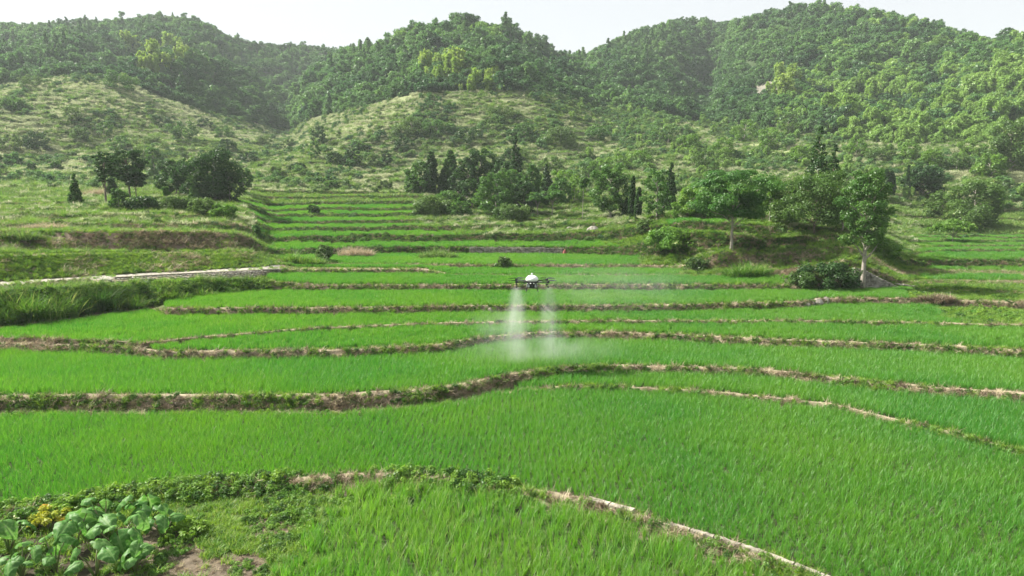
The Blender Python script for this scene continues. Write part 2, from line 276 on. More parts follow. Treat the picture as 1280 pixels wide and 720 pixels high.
tl = [  # (base pts, top pts) of the higher terraces
 ([(-360, 320, 60), (0, 315, 65), (200, 314.5, 73.5), (300, 315, 79), (340, 322, 88), (430, 320, 98), (560, 319.5, 100), (700, 319, 100), (780, 322, 95), (830, 322, 87), (860, 320, 83), (900, 308, 81), (950, 312, 80.5), (1060, 300, 79), (1130, 335, 84), (1200, 335, 87), (1280, 335, 88), (1640, 338, 94)],
  [(-360, 292, 62), (0, 291, 68), (200, 291, 76), (300, 294, 81.5), (340, 315, 90), (430, 310, 100), (700, 309.5, 101.5), (780, 310, 98), (820, 300, 89), (860, 292, 85), (900, 292, 82.5), (950, 300, 82), (1060, 296, 82), (1130, 328, 86), (1200, 325, 89), (1280, 325, 90), (1640, 329, 96)]),
 ([(-360, 289, 70), (0, 288, 74), (200, 288, 82), (300, 290, 88), (340, 305, 100), (430, 304.5, 106), (700, 304, 107), (780, 300, 102), (860, 289, 87), (950, 295, 84), (1060, 293, 86), (1130, 322, 92), (1200, 317, 98), (1280, 317, 99), (1640, 320, 104)],
  [(-360, 283, 71.5), (0, 282, 76), (200, 281, 84), (300, 281, 90), (340, 298, 102), (430, 295, 108), (700, 294, 109), (780, 288, 104), (820, 284, 92), (860, 278, 89), (950, 283, 86), (1060, 289, 89), (1130, 319, 93), (1200, 314, 99.5), (1280, 314, 100.5), (1640, 318, 105.5)]),
 ([(-360, 280, 78), (0, 278, 82), (200, 277, 89), (300, 278, 96), (340, 291, 108), (430, 291, 114), (700, 289, 116), (780, 283, 108), (860, 275, 92), (950, 279, 89), (1060, 286, 93), (1130, 313, 101), (1200, 311, 107), (1280, 311, 108), (1640, 314, 112)],
  [(-360, 275, 80), (0, 272, 84), (200, 270, 91), (300, 272, 98), (340, 286, 110), (430, 285, 116), (700, 282, 118), (780, 278, 110), (820, 272, 97), (860, 267, 94), (950, 270, 91), (1060, 280, 95), (1130, 310, 102), (1200, 308, 108.5), (1280, 308, 109.5), (1640, 311, 113)]),
 ([(-360, 271, 90), (0, 268, 95), (200, 266, 98), (300, 268, 104), (340, 282, 116), (430, 282, 122), (700, 279, 126), (780, 274, 120), (860, 268, 110), (950, 269, 104), (1060, 280, 106), (1130, 306, 109), (1200, 305, 116), (1640, 308, 120)],
  [(-360, 268, 92), (0, 264, 97), (200, 261, 100), (300, 263, 106), (340, 278, 118), (430, 277, 124), (700, 274, 128), (780, 270, 122), (860, 267, 112), (950, 268, 106), (1060, 278, 108), (1130, 303, 111), (1200, 302, 118), (1640, 305, 122)]),
 ([(-360, 262, 100), (0, 259, 105), (200, 258, 108), (300, 261, 113), (340, 274, 125), (430, 273, 131), (700, 271, 134), (860, 266, 122), (1060, 276, 115), (1130, 300, 117), (1200, 300, 123), (1640, 302, 127)],
  [(-360, 259, 102), (0, 256, 107), (200, 254, 110), (300, 258, 115), (340, 270, 127), (430, 268, 133), (700, 267, 136), (860, 264, 124), (1060, 273, 117), (1130, 297.5, 119), (1200, 297, 125), (1640, 299, 129)]),
 ([(-360, 256, 108), (0, 254, 113), (200, 252, 116), (300, 256, 122), (340, 267, 134), (430, 265, 139), (700, 263, 142), (860, 262, 132), (1060, 271, 124), (1130, 296, 125), (1200, 296, 130), (1640, 297, 134)],
  [(-360, 253, 110), (0, 251, 115), (200, 249, 118), (300, 253, 124), (340, 263, 136), (430, 260.5, 141), (700, 260, 144), (860, 259, 134), (1060, 267, 126), (1130, 293, 127), (1200, 293.5, 132), (1640, 294, 136)]),
 ([(-360, 250, 120), (0, 249, 125), (200, 247, 127), (300, 251, 132), (340, 259, 143), (430, 257.5, 147), (700, 256, 150), (860, 255, 142), (1060, 260, 135), (1130, 287, 137), (1200, 288, 140), (1640, 288, 144)],
  [(-360, 247, 122), (0, 246, 127), (200, 244, 129), (300, 248, 134), (340, 256, 145), (430, 253, 149), (700, 252, 152), (860, 252, 144), (1060, 256, 137), (1130, 282, 139), (1200, 284, 142), (1640, 284, 146)]),
 ([(-360, 245, 130), (0, 244, 135), (200, 242, 138), (300, 245, 143), (340, 252, 152), (430, 250, 155), (700, 249, 157), (860, 250, 152), (1060, 252, 147), (1130, 276, 149), (1200, 278, 151), (1640, 278, 154)],
  [(-360, 242, 132), (0, 241, 137), (200, 239, 140), (300, 242, 145), (340, 248, 154), (430, 246, 157), (700, 246, 159), (860, 247, 154), (1060, 248, 149), (1130, 270, 151), (1200, 274, 153), (1640, 272, 156)]),
 ([(-360, 240, 142), (0, 239, 147), (300, 239, 152), (340, 244, 160), (430, 243.5, 163), (700, 243, 165), (860, 243, 162), (1060, 243, 160), (1130, 263, 161), (1200, 267, 163), (1640, 265, 166)],
  [(-360, 237, 144), (0, 236, 149), (300, 236, 154), (340, 240, 162), (430, 239.5, 165), (700, 239.5, 167), (860, 239, 164), (1060, 240, 162), (1130, 258, 163), (1200, 263, 165), (1640, 261, 168)]),
]
for i, (bp, tp) in enumerate(tl):
    L2(bp, 7 if i < 4 else 5, 'field', 9+i, .3); L2(tp, 3, 'bank', 9+i, .3)
mi0 = len(lines)
L2([(-360, 226, 178), (0, 224, 182), (300, 226, 186), (700, 226, 192), (860, 225, 190), (1060, 224, 186), (1130, 236, 186), (1280, 238, 186), (1640, 236, 186)], 22, 'slope', 20, 1)
L2([(-360, 190, 220), (0, 185, 235), (300, 190, 245), (700, 190, 245), (860, 195, 235), (1060, 200, 222), (1130, 205, 215), (1280, 205, 212), (1640, 205, 210)], 40, 'slope', 20, 1)
L2([(-360, 110, 330), (0, 98, 330), (90, 98, 335), (168, 118, 335), (235, 136, 340), (300, 150, 370), (350, 163, 410), (368, 162, 420), (385, 146, 350), (400, 138, 335), (440, 128, 300), (530, 115, 285), (620, 128, 285), (700, 128, 300), (750, 135, 330), (800, 135, 335), (880, 150, 330), (960, 160, 295), (1050, 183, 255), (1130, 185, 240), (1280, 182, 232), (1640, 180, 230)], 80, 'slope', 20, 1)
L2([(-360, 75, 460), (0, 68, 455), (200, 75, 455), (300, 105, 480), (368, 118, 540), (410, 105, 520), (440, 95, 440), (480, 90, 390), (530, 75, 370), (600, 72, 365), (680, 95, 390), (730, 105, 450), (800, 85, 450), (850, 90, 480), (885, 100, 520), (920, 85, 440), (1000, 80, 400), (1100, 100, 350), (1200, 115, 305), (1280, 110, 290), (1640, 100, 280)], 34, 'wood', 21, 2)
RID = [(-360, 30, 600), (0, 38, 600), (60, 31, 600), (100, 28, 600), (150, 29, 600), (190, 21, 590), (210, 19, 590), (250, 27, 600), (300, 51, 620), (345, 58, 640), (400, 58, 640), (440, 72, 640), (465, 79, 510), (480, 72, 470), (500, 59, 455), (520, 49, 450), (555, 37, 440), (595, 31, 440), (640, 37, 450), (680, 56, 470), (705, 75, 500), (725, 76, 560), (760, 60, 580), (800, 41, 590), (840, 28, 600), (880, 26, 620), (905, 34, 640), (930, 27, 570), (970, 15, 540), (1010, 10, 530), (1060, 14, 520), (1100, 19, 500), (1150, 29, 480), (1200, 42, 460), (1230, 52, 440), (1255, 58, 390), (1280, 56, 380), (1640, 40, 380)]
L2(RID, 46, 'wood', 21, 0)
rd = lines[-1]
line(rd[0]+25, rd[1]-4, n=4, kind='wood', fid=22); line(rd[0]+300, rd[1]*.3, n=6, kind='back', fid=22)

# assemble rows
rows = [pos(*lines[0])]; rk = []; seg_first = {}
for i, (kind, n, fid) in enumerate(segs):
    P0 = pos(*lines[i]); P1 = pos(*lines[i+1])
    for j in range(1, n+1):
        rows.append(P0+(P1-P0)*j/n); rk.append((kind, fid, j, n))
P = np.stack(rows)            # (nr, nc, 3)
nr, nc = P.shape[:2]
kinds = np.array([k[0] for k in rk]); fids = np.array([k[1] for k in rk])
# relief: bumps on banks, lips, fields' dry parts; hills get spurs and old terrace steps
isbank = np.zeros(nr, bool)
for r in range(nr-1):
    if kinds[r] == 'bank' and r+1 < nr-1 and kinds[min(r+1, nr-2)] == 'bank': isbank[r+1] = True
bn = fbm(P[..., 0]*.9, P[..., 1]*3+P[..., 2]*3, 3)-.5
P[..., 1] += np.where(isbank[:, None], bn*.5, 0)
ispath = np.array([False]+[k == 'path' for k in kinds])
P[..., 2] += np.where(ispath[:, None], (fbm(P[..., 0]*1.3, P[..., 1]*1.3, 3)-.5)*.12, 0)
r20 = np.where(fids == 20)[0][0]+1; r22 = np.where(fids == 22)[0][0]
wt = np.zeros(nr); r21 = np.where(fids == 21)[0][0]; wt[r20:r22+1] = np.sin(np.linspace(0, math.pi, r22+1-r20))**.6
nz = (fbm(P[..., 0]/62+3, P[..., 1]/150, 3)-.5)*60+(fbm(P[..., 0]/28+31, P[..., 1]/60, 3)-.5)*10 + (fbm(P[..., 0]/22+9, P[..., 1]/22, 3)-.5)*6
P[..., 2] += nz*(wt*(.3+.7*smooth(r21, r21+16, np.arange(nr))))[:, None]
# old hand-cut terraces on the grassy slope
rS = np.where((fids == 20))[0]; sl = slice(rS[0]+1, rS[-1]+2)
st = 2.4; zz = P[sl, :, 2]+fbm(P[sl, :, 0]/30, P[sl, :, 1]/30, 2)*4; fr = zz/st-np.floor(zz/st)
stepped = (np.floor(zz/st)+smooth(.62, 1, fr))*st
mw = (smooth(0, 6, np.arange(sl.stop-sl.start))*(1-smooth(95, 135, np.arange(sl.stop-sl.start))))[:, None]
P[sl, :, 2] += (stepped-zz+st*.3)*mw*1.0
# projected position of every vertex in the survey photo (for zoning)
def proj(Q):
    x, y, z = Q[..., 0], Q[..., 1], Q[..., 2]-ZC
    d = y*cs-z*sn; v = y*sn+z*cs
    return 640+F*x/d, 360-F*v/d
PX, PY = proj(P)
FPX = (PX[:-1, :-1]+PX[1:, 1:])/2; FPY = (PY[:-1, :-1]+PY[1:, 1:])/2
FD = (P[:-1, :-1, 1]+P[1:, 1:, 1])/2
KK = np.repeat(kinds[:, None], nc-1, 1); FI = np.repeat(fids[:, None], nc-1, 1)
e1 = P[1:, :-1]-P[:-1, :-1]; e2 = P[:-1, 1:]-P[:-1, :-1]; e3 = P[1:, :-1]-P[1:, 1:]; e4 = P[:-1, 1:]-P[1:, 1:]
AREA = .5*np.linalg.norm(np.cross(e1, e2), axis=-1)+.5*np.linalg.norm(np.cross(e3, e4), axis=-1)
FZ = (P[:-1, :-1, 2]+P[1:, 1:, 2])/2; FX = (P[:-1, :-1, 0]+P[1:, 1:, 0])/2
# zones
RICE = np.zeros(KK.shape, bool)
def rice(fid, lo, hi, jit=14):
    j = (fbm(FX/2, FD/2, 2)-.5)*2*jit
    RICE[(KK == 'field') & (FI == fid) & (FPX+j > lo) & (FPX+j < hi)] = True
leftlim = 360+(720-FPY)*.78
fl = (KK == 'field')
RICE[fl & (FI == 0) & (FPX+(fbm(FX*1.3, FD*1.3, 3)-.5)*90 > leftlim)] = True
rice(1, -999, 2500); rice(2, 640, 2500); rice(3, -999, 2500); rice(4, 150, 1700); rice(5, -999, 1190, 60); rice(6, 208, 1135, 8)
rice(7, 335, 990); rice(8, 362, 855); rice(9, 350, 800); rice(10, 340, 760, 40); rice(11, 330, 560, 60)
for k in (12, 13, 14, 15): rice(k, 312, 520, 60)
for k in (8, 9, 10, 11, 12, 13, 14): rice(k, 1150, 1500, 40)
rice(11, 835, 905, 10)
FOREST = np.zeros(KK.shape, bool)
FOREST[(KK == 'wood')] = True
# colour of the soil under the plants
VC = np.zeros((nr, nc, 3)); VC[:] = (.085, .11, .04)
def paint(maskF, c, amt=1):
    mm = np.zeros((nr, nc), bool); mm[:-1, :-1] |= maskF; mm[1:, :-1] |= maskF
    VC[mm] = c
paint(RICE, (.045, .06, .025))
paint(fl & (FI == 0) & ~RICE, (.1, .14, .045))
dirt0 = (FI == 0) & (((FPX-285)/56)**2+((FPY-716)/24)**2+(fbm(FX*2, FD*2, 3)-.5)*1.2 < 1) | ((FI == 0) & fl & (((FPX-340)/28)**2+((FPY-662)/16)**2 < 1)) | ((FI == 0) & fl & (((FPX-205)/42)**2+((FPY-692)/34)**2+(fbm(FX*2+9, FD*2, 3)-.5)*1.5 < 1))
taro_bed = (FI == 0) & fl & (FPX < 232+(720-FPY)*.1) & (FPY > 648)
paint(taro_bed, (.06, .05, .035)); paint(dirt0, (.12, .098, .07))
paint((KK == 'bank'), (.2, .165, .115))
paint((KK == 'path'), (.28, .245, .165))
paint((KK == 'bank') & (FI >= 9), (.13, .13, .07)); paint((KK == 'bank') & (FI == 9) & (FPX < 330) & (FPX > 70), (.17, .13, .095)); paint((KK == 'slope'), (.2, .23, .11)); paint((KK == 'wood'), (.045, .07, .03))
paint((KK == 'path') & (FI == 7) & (FPX < 352), (.34, .32, .27))
mound = (FPX > 905) & (FPX < 1065) & (FI >= 7) & (FI <= 12) & (FPY > 285) & (FPY < 352)
paint(mound & ~RICE & (fbm(FX/3, FD/3, 3) > .45), (.12, .085, .055))
scar = (((FPX-958)/22)**2+((FPY-110+(FPX-958)*.3)/7)**2+(fbm(FX/7, FD/7, 3)-.5)*3 < 1)
paint((KK == 'path') & (FI >= 6) & (FPX > 870) & (FPX < 1140), (.1, .12, .05))
paint(scar, (.17, .16, .13))
NV = P.reshape(-1, 3); VCf = VC.reshape(-1, 3)
def grid_obj(name, rsel, label=None, kind='structure', colsel=None):
    rr = np.where(rsel)[0]
    q = []
    cr = np.arange(nc-1) if colsel is None else np.where(colsel)[0]
    ii = (rr[:, None]*nc+cr[None, :]).ravel()
    Fc = np.stack([ii, ii+1, ii+nc+1, ii+nc], -1)
    u, inv = np.unique(Fc, return_inverse=True)
    me = mesh_np(name, NV[u], inv.reshape(Fc.shape), GM, col=VCf[u], smoothf=True)
    o = obj(name, me); tag(o, label, kind=kind); return o
bands = [('near', 0), ('big', 1), ('strip', 2)]
grid_obj('ground', (kinds == 'field') | (kinds == 'lip'), 'dark wet soil of the flat terrace floors under the rice')
cent = (cols[:-1]+cols[1:])/2
isp7 = (kinds == 'path') & (fids == 7)
grid_obj('earth_bank', (kinds == 'bank') & (fids < 9), 'weedy earth banks stepping between the lower rice terraces')
grid_obj('earth_bank', (kinds == 'bank') & (fids >= 9), 'grassy earth banks of the small upper terraces below the hill')
grid_obj('bund_path', (kinds == 'path') & ~isp7, 'narrow trodden tops of the bunds between paddies')
grid_obj('footpath', isp7, 'pale footpath on the stone wall along the left embankment')
grid_obj('hillside', (kinds == 'slope'), 'grassy hillside with old terrace steps above the fields')
grid_obj('mountain', (kinds == 'wood') | (kinds == 'back'), 'wooded mountain slopes and ridges behind the valley')
ap = mesh_np('ground', [(-260, -70, -.08), (260, -70, -.08), (260, 14, -.08), (-260, 14, -.08)], [(0, 1, 2, 3)], GM, col=np.tile((.085, .11, .04), (4, 1)))
tag(obj('ground', ap), 'weedy ground at the foot of the terraces', kind='structure')

def ground_hit(px, py):
    """nearest terrain point on the sight line through (px,py)"""
    c = int(np.argmin(abs(cols-px)))
    colpy = PY[:, c]
    k = np.where(colpy[1:] <= py)[0]
    k = k[0] if len(k) else nr-2
    t = np.clip((colpy[k]-py)/max(colpy[k]-colpy[k+1], 1e-6), 0, 1)
    q = P[k, c]+(P[k+1, c]-P[k, c])*t
    D = q[1]; a = (px-640)/F; b = (360-py)/F
    return Vector((a*D/(cs+b*sn), D, q[2]))

def sample(mask, dens, cap=None):
    m = mask & (FPX > -170) & (FPX < 1450) & (FPY > -60)
    lam = AREA*m*dens
    cnt = rng.poisson(np.clip(lam, 0, 500))
    r, c = np.nonzero(cnt); k = np.repeat(np.arange(len(r)), cnt[r, c]); r = r[k]; c = c[k]
    u = rng.random(len(r))[:, None]; v = rng.random(len(r))[:, None]
    return P[r, c]*(1-u)*(1-v)+P[r, c+1]*u*(1-v)+P[r+1, c]*(1-u)*v+P[r+1, c+1]*u*v, r, c

# ------------------------------------------------------------------ prototypes and scattering
def coll(name, meshes):
    c = bpy.data.collections.new(name)
    for i, me in enumerate(meshes):
        o = bpy.data.objects.new('%s_%02d' % (name, i), me); c.objects.link(o)
    return c
_ng = {}
def ng_for(c):
    if c.name in _ng: return _ng[c.name]
    g = bpy.data.node_groups.new('scatter_'+c.name, 'GeometryNodeTree'); _ng[c.name] = g
    g.interface.new_socket('Geometry', in_out='INPUT', socket_type='NodeSocketGeometry'); g.interface.new_socket('Geometry', in_out='OUTPUT', socket_type='NodeSocketGeometry')
    gi = g.nodes.new('NodeGroupInput'); go = g.nodes.new('NodeGroupOutput'); L = g.links.new
    ci = g.nodes.new('GeometryNodeCollectionInfo'); ci.inputs[0].default_value = c; ci.inputs['Separate Children'].default_value = True; ci.inputs['Reset Children'].default_value = True
    ip = g.nodes.new('GeometryNodeInstanceOnPoints'); ip.inputs['Pick Instance'].default_value = True
    def at(n, t): a = g.nodes.new('GeometryNodeInputNamedAttribute'); a.data_type = t; a.inputs[0].default_value = n; return a.outputs[0]
    mp = g.nodes.new('GeometryNodeMeshToPoints'); L(gi.outputs[0], mp.inputs[0]); L(mp.outputs[0], ip.inputs['Points']); L(ci.outputs[0], ip.inputs['Instance'])
    L(at('idx', 'INT'), ip.inputs['Instance Index'])
    er = g.nodes.new('FunctionNodeEulerToRotation'); L(at('rot', 'FLOAT_VECTOR'), er.inputs[0]); L(er.outputs[0], ip.inputs['Rotation'])
    L(at('scl', 'FLOAT_VECTOR'), ip.inputs['Scale']); L(ip.outputs[0], go.inputs[0])
    return g
def scatter(name, pts, c, label, scl=(.85, 1.2), tilt=.12, idx=None, cat=None, kind='stuff', sc=None, group=None):
    n = len(pts)
    if n == 0: return None
    me = bpy.data.meshes.new(name); me.vertices.add(n); me.vertices.foreach_set('co', np.asarray(pts, np.float32).ravel())
    rot = np.stack([rng.normal(0, tilt, n), rng.normal(0, tilt, n), rng.random(n)*6.283], -1).astype(np.float32)
    a = me.attributes.new('rot', 'FLOAT_VECTOR', 'POINT'); a.data.foreach_set('vector', rot.ravel())
    if sc is None: sc = rng.uniform(*scl, n)
    s = np.repeat(np.asarray(sc)[:, None], 3, 1).astype(np.float32); s[:, 2] *= rng.uniform(.85, 1.15, n)
    a = me.attributes.new('scl', 'FLOAT_VECTOR', 'POINT'); a.data.foreach_set('vector', s.ravel())
    if idx is None: idx = rng.integers(0, len(c.objects), n)
    a = me.attributes.new('idx', 'INT', 'POINT'); a.data.foreach_set('value', np.asarray(idx, np.int32))
    me.update(); o = obj(name, me); md = o.modifiers.new('scatter', 'NODES'); md.node_group = ng_for(c)
    tag(o, label, cat, group, kind); return o

def blades(n, h, w, rad, lean=.35, droop=.25, seg=3, seed=0, hang=False):
    """grass blades as tapering strips"""
    g = np.random.default_rng(seed); V = []; Fc = []; T = []
    r = rad*np.sqrt(g.random(n)); a = g.random(n)*6.283; bx = r*np.cos(a); by = r*np.sin(a)
    d = g.random(n)*6.283; hh = h*g.uniform(.6, 1.1, n); ln = lean*g.uniform(.1, 1, n); dr = droop*g.uniform(.2, 1.3, n); ww = w*g.uniform(.7, 1.2, n)
    tw = d+math.pi/2+g.normal(0, .5, n); tint = g.random(n)
    o = 0
    for i in range(n):
        for s in range(seg+1):
            t = s/seg; out = hh[i]*(ln[i]*t+dr[i]*t*t); z = hh[i]*(t-dr[i]*t*t*.7)
            wd = ww[i]*(1-t**1.5)*.5+.0005
            cx = bx[i]+math.cos(d[i])*out; cyy = by[i]+math.sin(d[i])*out
            V.append((cx-math.cos(tw[i])*wd, cyy-math.sin(tw[i])*wd, z)); V.append((cx+math.cos(tw[i])*wd, cyy+math.sin(tw[i])*wd, z))
        for s in range(seg):
            Fc.append((o+2*s, o+2*s+1, o+2*s+3, o+2*s+2)); T.append(tint[i])
        o += 2*(seg+1)
    return np.array(V), np.array(Fc), np.array(T)
def leafcloud(cent, n_per, ls, g, up=.5, rad=None, elong=1.7, shell=.55):
    """leaf sized faces in ellipsoidal clumps. cent: (k,3), rad: (k,3)"""
    k = len(cent); idx = np.repeat(np.arange(k), n_per); n = len(idx)
    v = g.normal(size=(n, 3)); v /= np.linalg.norm(v, axis=1)[:, None]
    rr = (shell+(1-shell)*g.random(n))[:, None]*np.where(g.random(n) < .15, 1.15, 1)[:, None]
    c = cent[idx]+v*rr*rad[idx]
    nrm = v*.8+g.normal(size=(n, 3))*.55; nrm[:, 2] += up; nrm /= np.linalg.norm(nrm, axis=1)[:, None]
    t = np.cross(nrm, g.normal(size=(n, 3))); t /= np.linalg.norm(t, axis=1)[:, None]; b = np.cross(nrm, t)
    s = ls*g.uniform(.6, 1.3, n)[:, None]
    V = np.stack([c-t*s*elong*.5, c+b*s*.42-t*s*.1, c+t*s*elong*.5, c-b*s*.42-t*s*.1], 1).reshape(-1, 3)
    Fc = np.arange(n*4).reshape(n, 4)
    tint = np.clip(g.random(k)[idx]*.5+g.random(n)*.5, 0, 1)
    return V, Fc, tint
def join(parts):
    V = []; Fc = []; T = []; o = 0
    for v, f, t in parts: V.append(v); Fc.append(f+o); T.append(t); o += len(v)
    return np.concatenate(V), np.concatenate(Fc), np.concatenate(T)
def protos(name, mat, fn, k):
    ms = []
    for i in range(k):
        v, f, t = fn(i); mm = mat[i % len(mat)] if isinstance(mat, list) else mat
        ms.append(mesh_np('%s_%d' % (name, i), v, f, mm, tint=t))
    return coll(name, ms)
g0 = np.random.default_rng(11)
def cl(n, R0, H, z0=0): # random clump centres in a dome
    a = g0.random(n)*6.283; r = R0*np.sqrt(g0.random(n)); z = z0+H*g0.random(n)*(1-(r/R0)**2*.7)
    return np.stack([r*np.cos(a), r*np.sin(a), z], -1)
C = {}
C['rice'] = protos('rice_clump', M['rice'], lambda i: blades(22, .5, .015, .06, .4, .25, 3, 100+i), 6)
C['rice_near'] = protos('rice_clump_pale', M['rice_near'], lambda i: blades(22, .62, .015, .06, .32, .3, 4, 120+i), 6)
C['rice_mid'] = protos('rice_small_patch', M['rice'], lambda i: blades(60, .47, .024, .2, .35, .2, 2, 240+i), 6)
C['rice_far'] = protos('rice_patch', M['rice'], lambda i: blades(150, .5, .035, .42, .35, .2, 2, 140+i), 6)
C['tuft'] = protos('weed_tuft', [M['weed'], M['weed_dark'], M['weed_lime']], lambda i: blades(34, .34, .022, .12, .7, .5, 3, 160+i), 6)
C['fringe'] = protos('fringe_grass', [M['weed'], M['weed_lime']], lambda i: blades(30, .22, .02, .14, .8, .5, 2, 170+i), 4)
C['dry'] = protos('straw_tuft', [M['dry'], M['brown'], M['dry']], lambda i: blades(30, .26, .02, .15, 1.3, .9, 3, 180+i), 6)
C['brown'] = protos('brown_tuft', [M['brown'], M['brown'], M['weed_dark']], lambda i: blades(34, .34, .025, .2, 1.1, .9, 3, 190+i), 6)
def leafy(i):
    k = 8; c = cl(k, .32, .26, .04); return leafcloud(c, 44, .052, g0, .8, np.tile((.13, .13, .1), (k, 1)))
C['leafy'] = protos('leafy_weed', [M['weed'], M['weed_dark'], M['weed_lime'], M['weed']], leafy, 8)
C['riser'] = protos('riser_weed', [M['weed_dark'], M['weed_dark'], M['tree_dark'], M['brown']], lambda i: blades(40, .45, .035, .2, .9, .7, 3, 200+i), 8)
C['cane'] = protos('cane_grass', [M['weed'], M['hill_green'], M['weed']], lambda i: blades(70, 1.5, .045, .3, .5, .75, 5, 210+i), 6)
def hillgrass(i): return blades(150, .8, .11, 1.5, .6, .5, 2, 230+i)
C['silver'] = protos('hill_grass', M['silver'], hillgrass, 5)
C['hillg'] = protos('hill_grass_green', M['hill_green'], hillgrass, 5)
def shrubf(i):
    k = 9; c = cl(k, 1.0, 1.1, .3); return leafcloud(c, 60, .21, g0, .5, np.tile((.55, .55, .42), (k, 1)))
C['shrub'] = protos('scrub_bush', [M['shrub'], M['shrub'], M['forest_mid'], M['forest_dark'], M['hill_green']], shrubf, 10)
def ftree(kind):
    def f(i):
        if kind == 'round':
            k = 13; c = cl(k, g0.uniform(2.4, 3.4), g0.uniform(3.6, 6), 1.5); s_ = g0.uniform(.75, 1.7, k); return leafcloud(c, 74, .52, g0, .5, np.stack([s_, s_, s_*.75], -1), shell=.4)
        if kind == 'cone':
            L_ = []
            for z in np.linspace(1.5, 8.5, 12):
                rr = 2.1*(1-(z-1)/8.4)
                for q in range(max(2, int(rr*3))):
                    a = g0.random()*6.28; L_.append((rr*.7*math.cos(a), rr*.7*math.sin(a), z, .35+rr*.4))
            L_ = np.array(L_); return leafcloud(L_[:, :3], 30, .48, g0, .3, np.stack([L_[:, 3], L_[:, 3], L_[:, 3]*.7], -1))
        if kind == 'plume':
            k = 16; a = g0.random(k)*6.28; r = 2.2*g0.random(k); z = g0.uniform(1, 7, k)
            c = np.stack([r*np.cos(a), r*np.sin(a), z], -1); return leafcloud(c, 50, .6, g0, .2, np.tile((.8, .8, 1.7), (k, 1)), elong=2.4)
    return f
FT = coll('forest_tree', [mesh_np('wood_%d' % i, *((lambda q: (q[0], q[1]))(w)), mt, tint=w[2]) for i, (w, mt) in enumerate(
    [(ftree('round')(0), M['forest_dark']), (ftree('round')(1), M['forest_dark']), (ftree('round')(2), M['forest_mid']), (ftree('round')(3), M['forest_mid']),
     (ftree('cone')(4), M['forest_dark']), (ftree('cone')(5), M['forest_mid']), (ftree('round')(6), M['forest_light']), (ftree('plume')(7), M['forest_light']), (ftree('plume')(8), M['bamboo']), (ftree('round')(9), M['forest_mid'])])])

# rice, one object per paddy
fl = (KK == 'field')
def paddy(fid, c, dens, label, px=None, scl=(.85, 1.15), thin=None):
    m = RICE & (FI == fid)
    if px: m &= (FPX > px[0]) & (FPX < px[1])
    d = dens if thin is None else dens*thin
    p, r, _ = sample(m, d)
    if fid in (0, 1, 2, 3) and len(p):      # plants stand in rough rows
        gx, gy = (.21, .18) if fid else (.2, .2)
        ky = np.round((p[:, 1]+(p[:, 0]*.06))/gy).astype(int); kx = np.round(p[:, 0]/gx).astype(int)
        _, u = np.unique(kx*100000+ky, return_index=True); p = p[u]; p[:, 0] = kx[u]*gx+rng.normal(0, .03, len(p)); p[:, 1] = ky[u]*gy-p[:, 0]*.06+rng.normal(0, .03, len(p))
    hv = rng.uniform(*scl, len(p))*(.82+.36*fbm(p[:, 0]/2.2, p[:, 1]/2.2, 3)) if len(p) else None
    return scatter('rice_plants', p, c, label, tilt=.09, sc=hv)
thin0 = .75+.9*smooth(.42, .62, fbm(FX*.9, FD*.9, 3))
paddy(0, C['rice_near'], 34, 'tall pale young rice with bare gaps in the nearest paddy', thin=thin0)
paddy(1, C['rice'], 75, 'dense bright rice filling the broad near paddy', scl=(.74, .96))
paddy(2, C['rice'], 70, 'rice in the narrow strip right of the curved bund')
paddy(3, C['rice'], 70, 'rice in the long paddy where the mist comes down')
paddy(4, C['rice_mid'], 13, 'rice in the tapering paddy below the thin beige bund')
paddy(5, C['rice_mid'], 13, 'rice in the long paddy above the thin beige bund')
paddy(6, C['rice_mid'], 13, 'rice in the paddy starting at the hedge bank')
paddy(7, C['rice_mid'], 10, 'rice in the paddy just behind the flying drone')
paddy(8, C['rice_mid'], 10, 'rice in the paddy above the short stone step', px=(300, 900))
paddy(9, C['rice_mid'], 10, 'rice in the uppermost wide paddy by the straw tufts', px=(300, 900))
paddy(10, C['rice_far'], 2.2, 'thin rice on the ledge under the wooded knoll', px=(300, 900))
for k, nm in ((11, 'lowest'), (12, 'second'), (13, 'third'), (14, 'fourth'), (15, 'top')):
    paddy(k, C['rice_far'], 2.2, 'rice on the %s of the small stepped terraces left of the grove' % nm, px=(250, 930))
for k, nm in ((8, 'first'), (9, 'second'), (10, 'third'), (11, 'fourth'), (12, 'fifth'), (13, 'sixth'), (14, 'seventh')):
    paddy(k, C['rice_far'], 2.2, 'rice on the %s step of terraces at the far right' % nm, px=(1100, 1600))

nzA = fbm(FX/4, FD/4, 3); nzB = fbm(FX/1.6+40, FD/1.6, 3); nzH = fbm(FX/35+9, FD/35, 4)
bank = (KK == 'bank'); path = (KK == 'path') | (KK == 'lip')
nearb = bank & (FI < 9)
green = smooth(.37, .52, nzA)                # where weeds have taken the bank
wallL = bank & (FI == 7) & (FPX > 110) & (FPX < 352); wallR = bank & (FI == 6) & (FPX > 1068) & (FPX < 1128)
hedge = bank & (FI == 6) & (FPX < 335)
gb = bank & (FI == 8) & (FPX < 345)
nb = nearb & ~wallL & ~wallR & ~hedge
def sc(name, mask, dens, c, label, **k):
    p, r, cc = sample(mask, dens); return scatter(name, p, C[c] if isinstance(c, str) else c, label, **k)
green = green*np.where(FI >= 3, .55, 1)
green = np.clip(green+(FI == 2)*.3*((FPX < 260) | (nzA > .5)), 0, 1)
sc('straw', nb & ~gb, 19*(1-green)*(FD < 90), 'dry', 'matted dry straw hanging on the paddy banks', tilt=.5)
sc('dead_stems', nb & ~gb, 7*(FD < 90)*(1-.5*green), 'brown', 'brown dead stems on the paddy banks', tilt=.5)
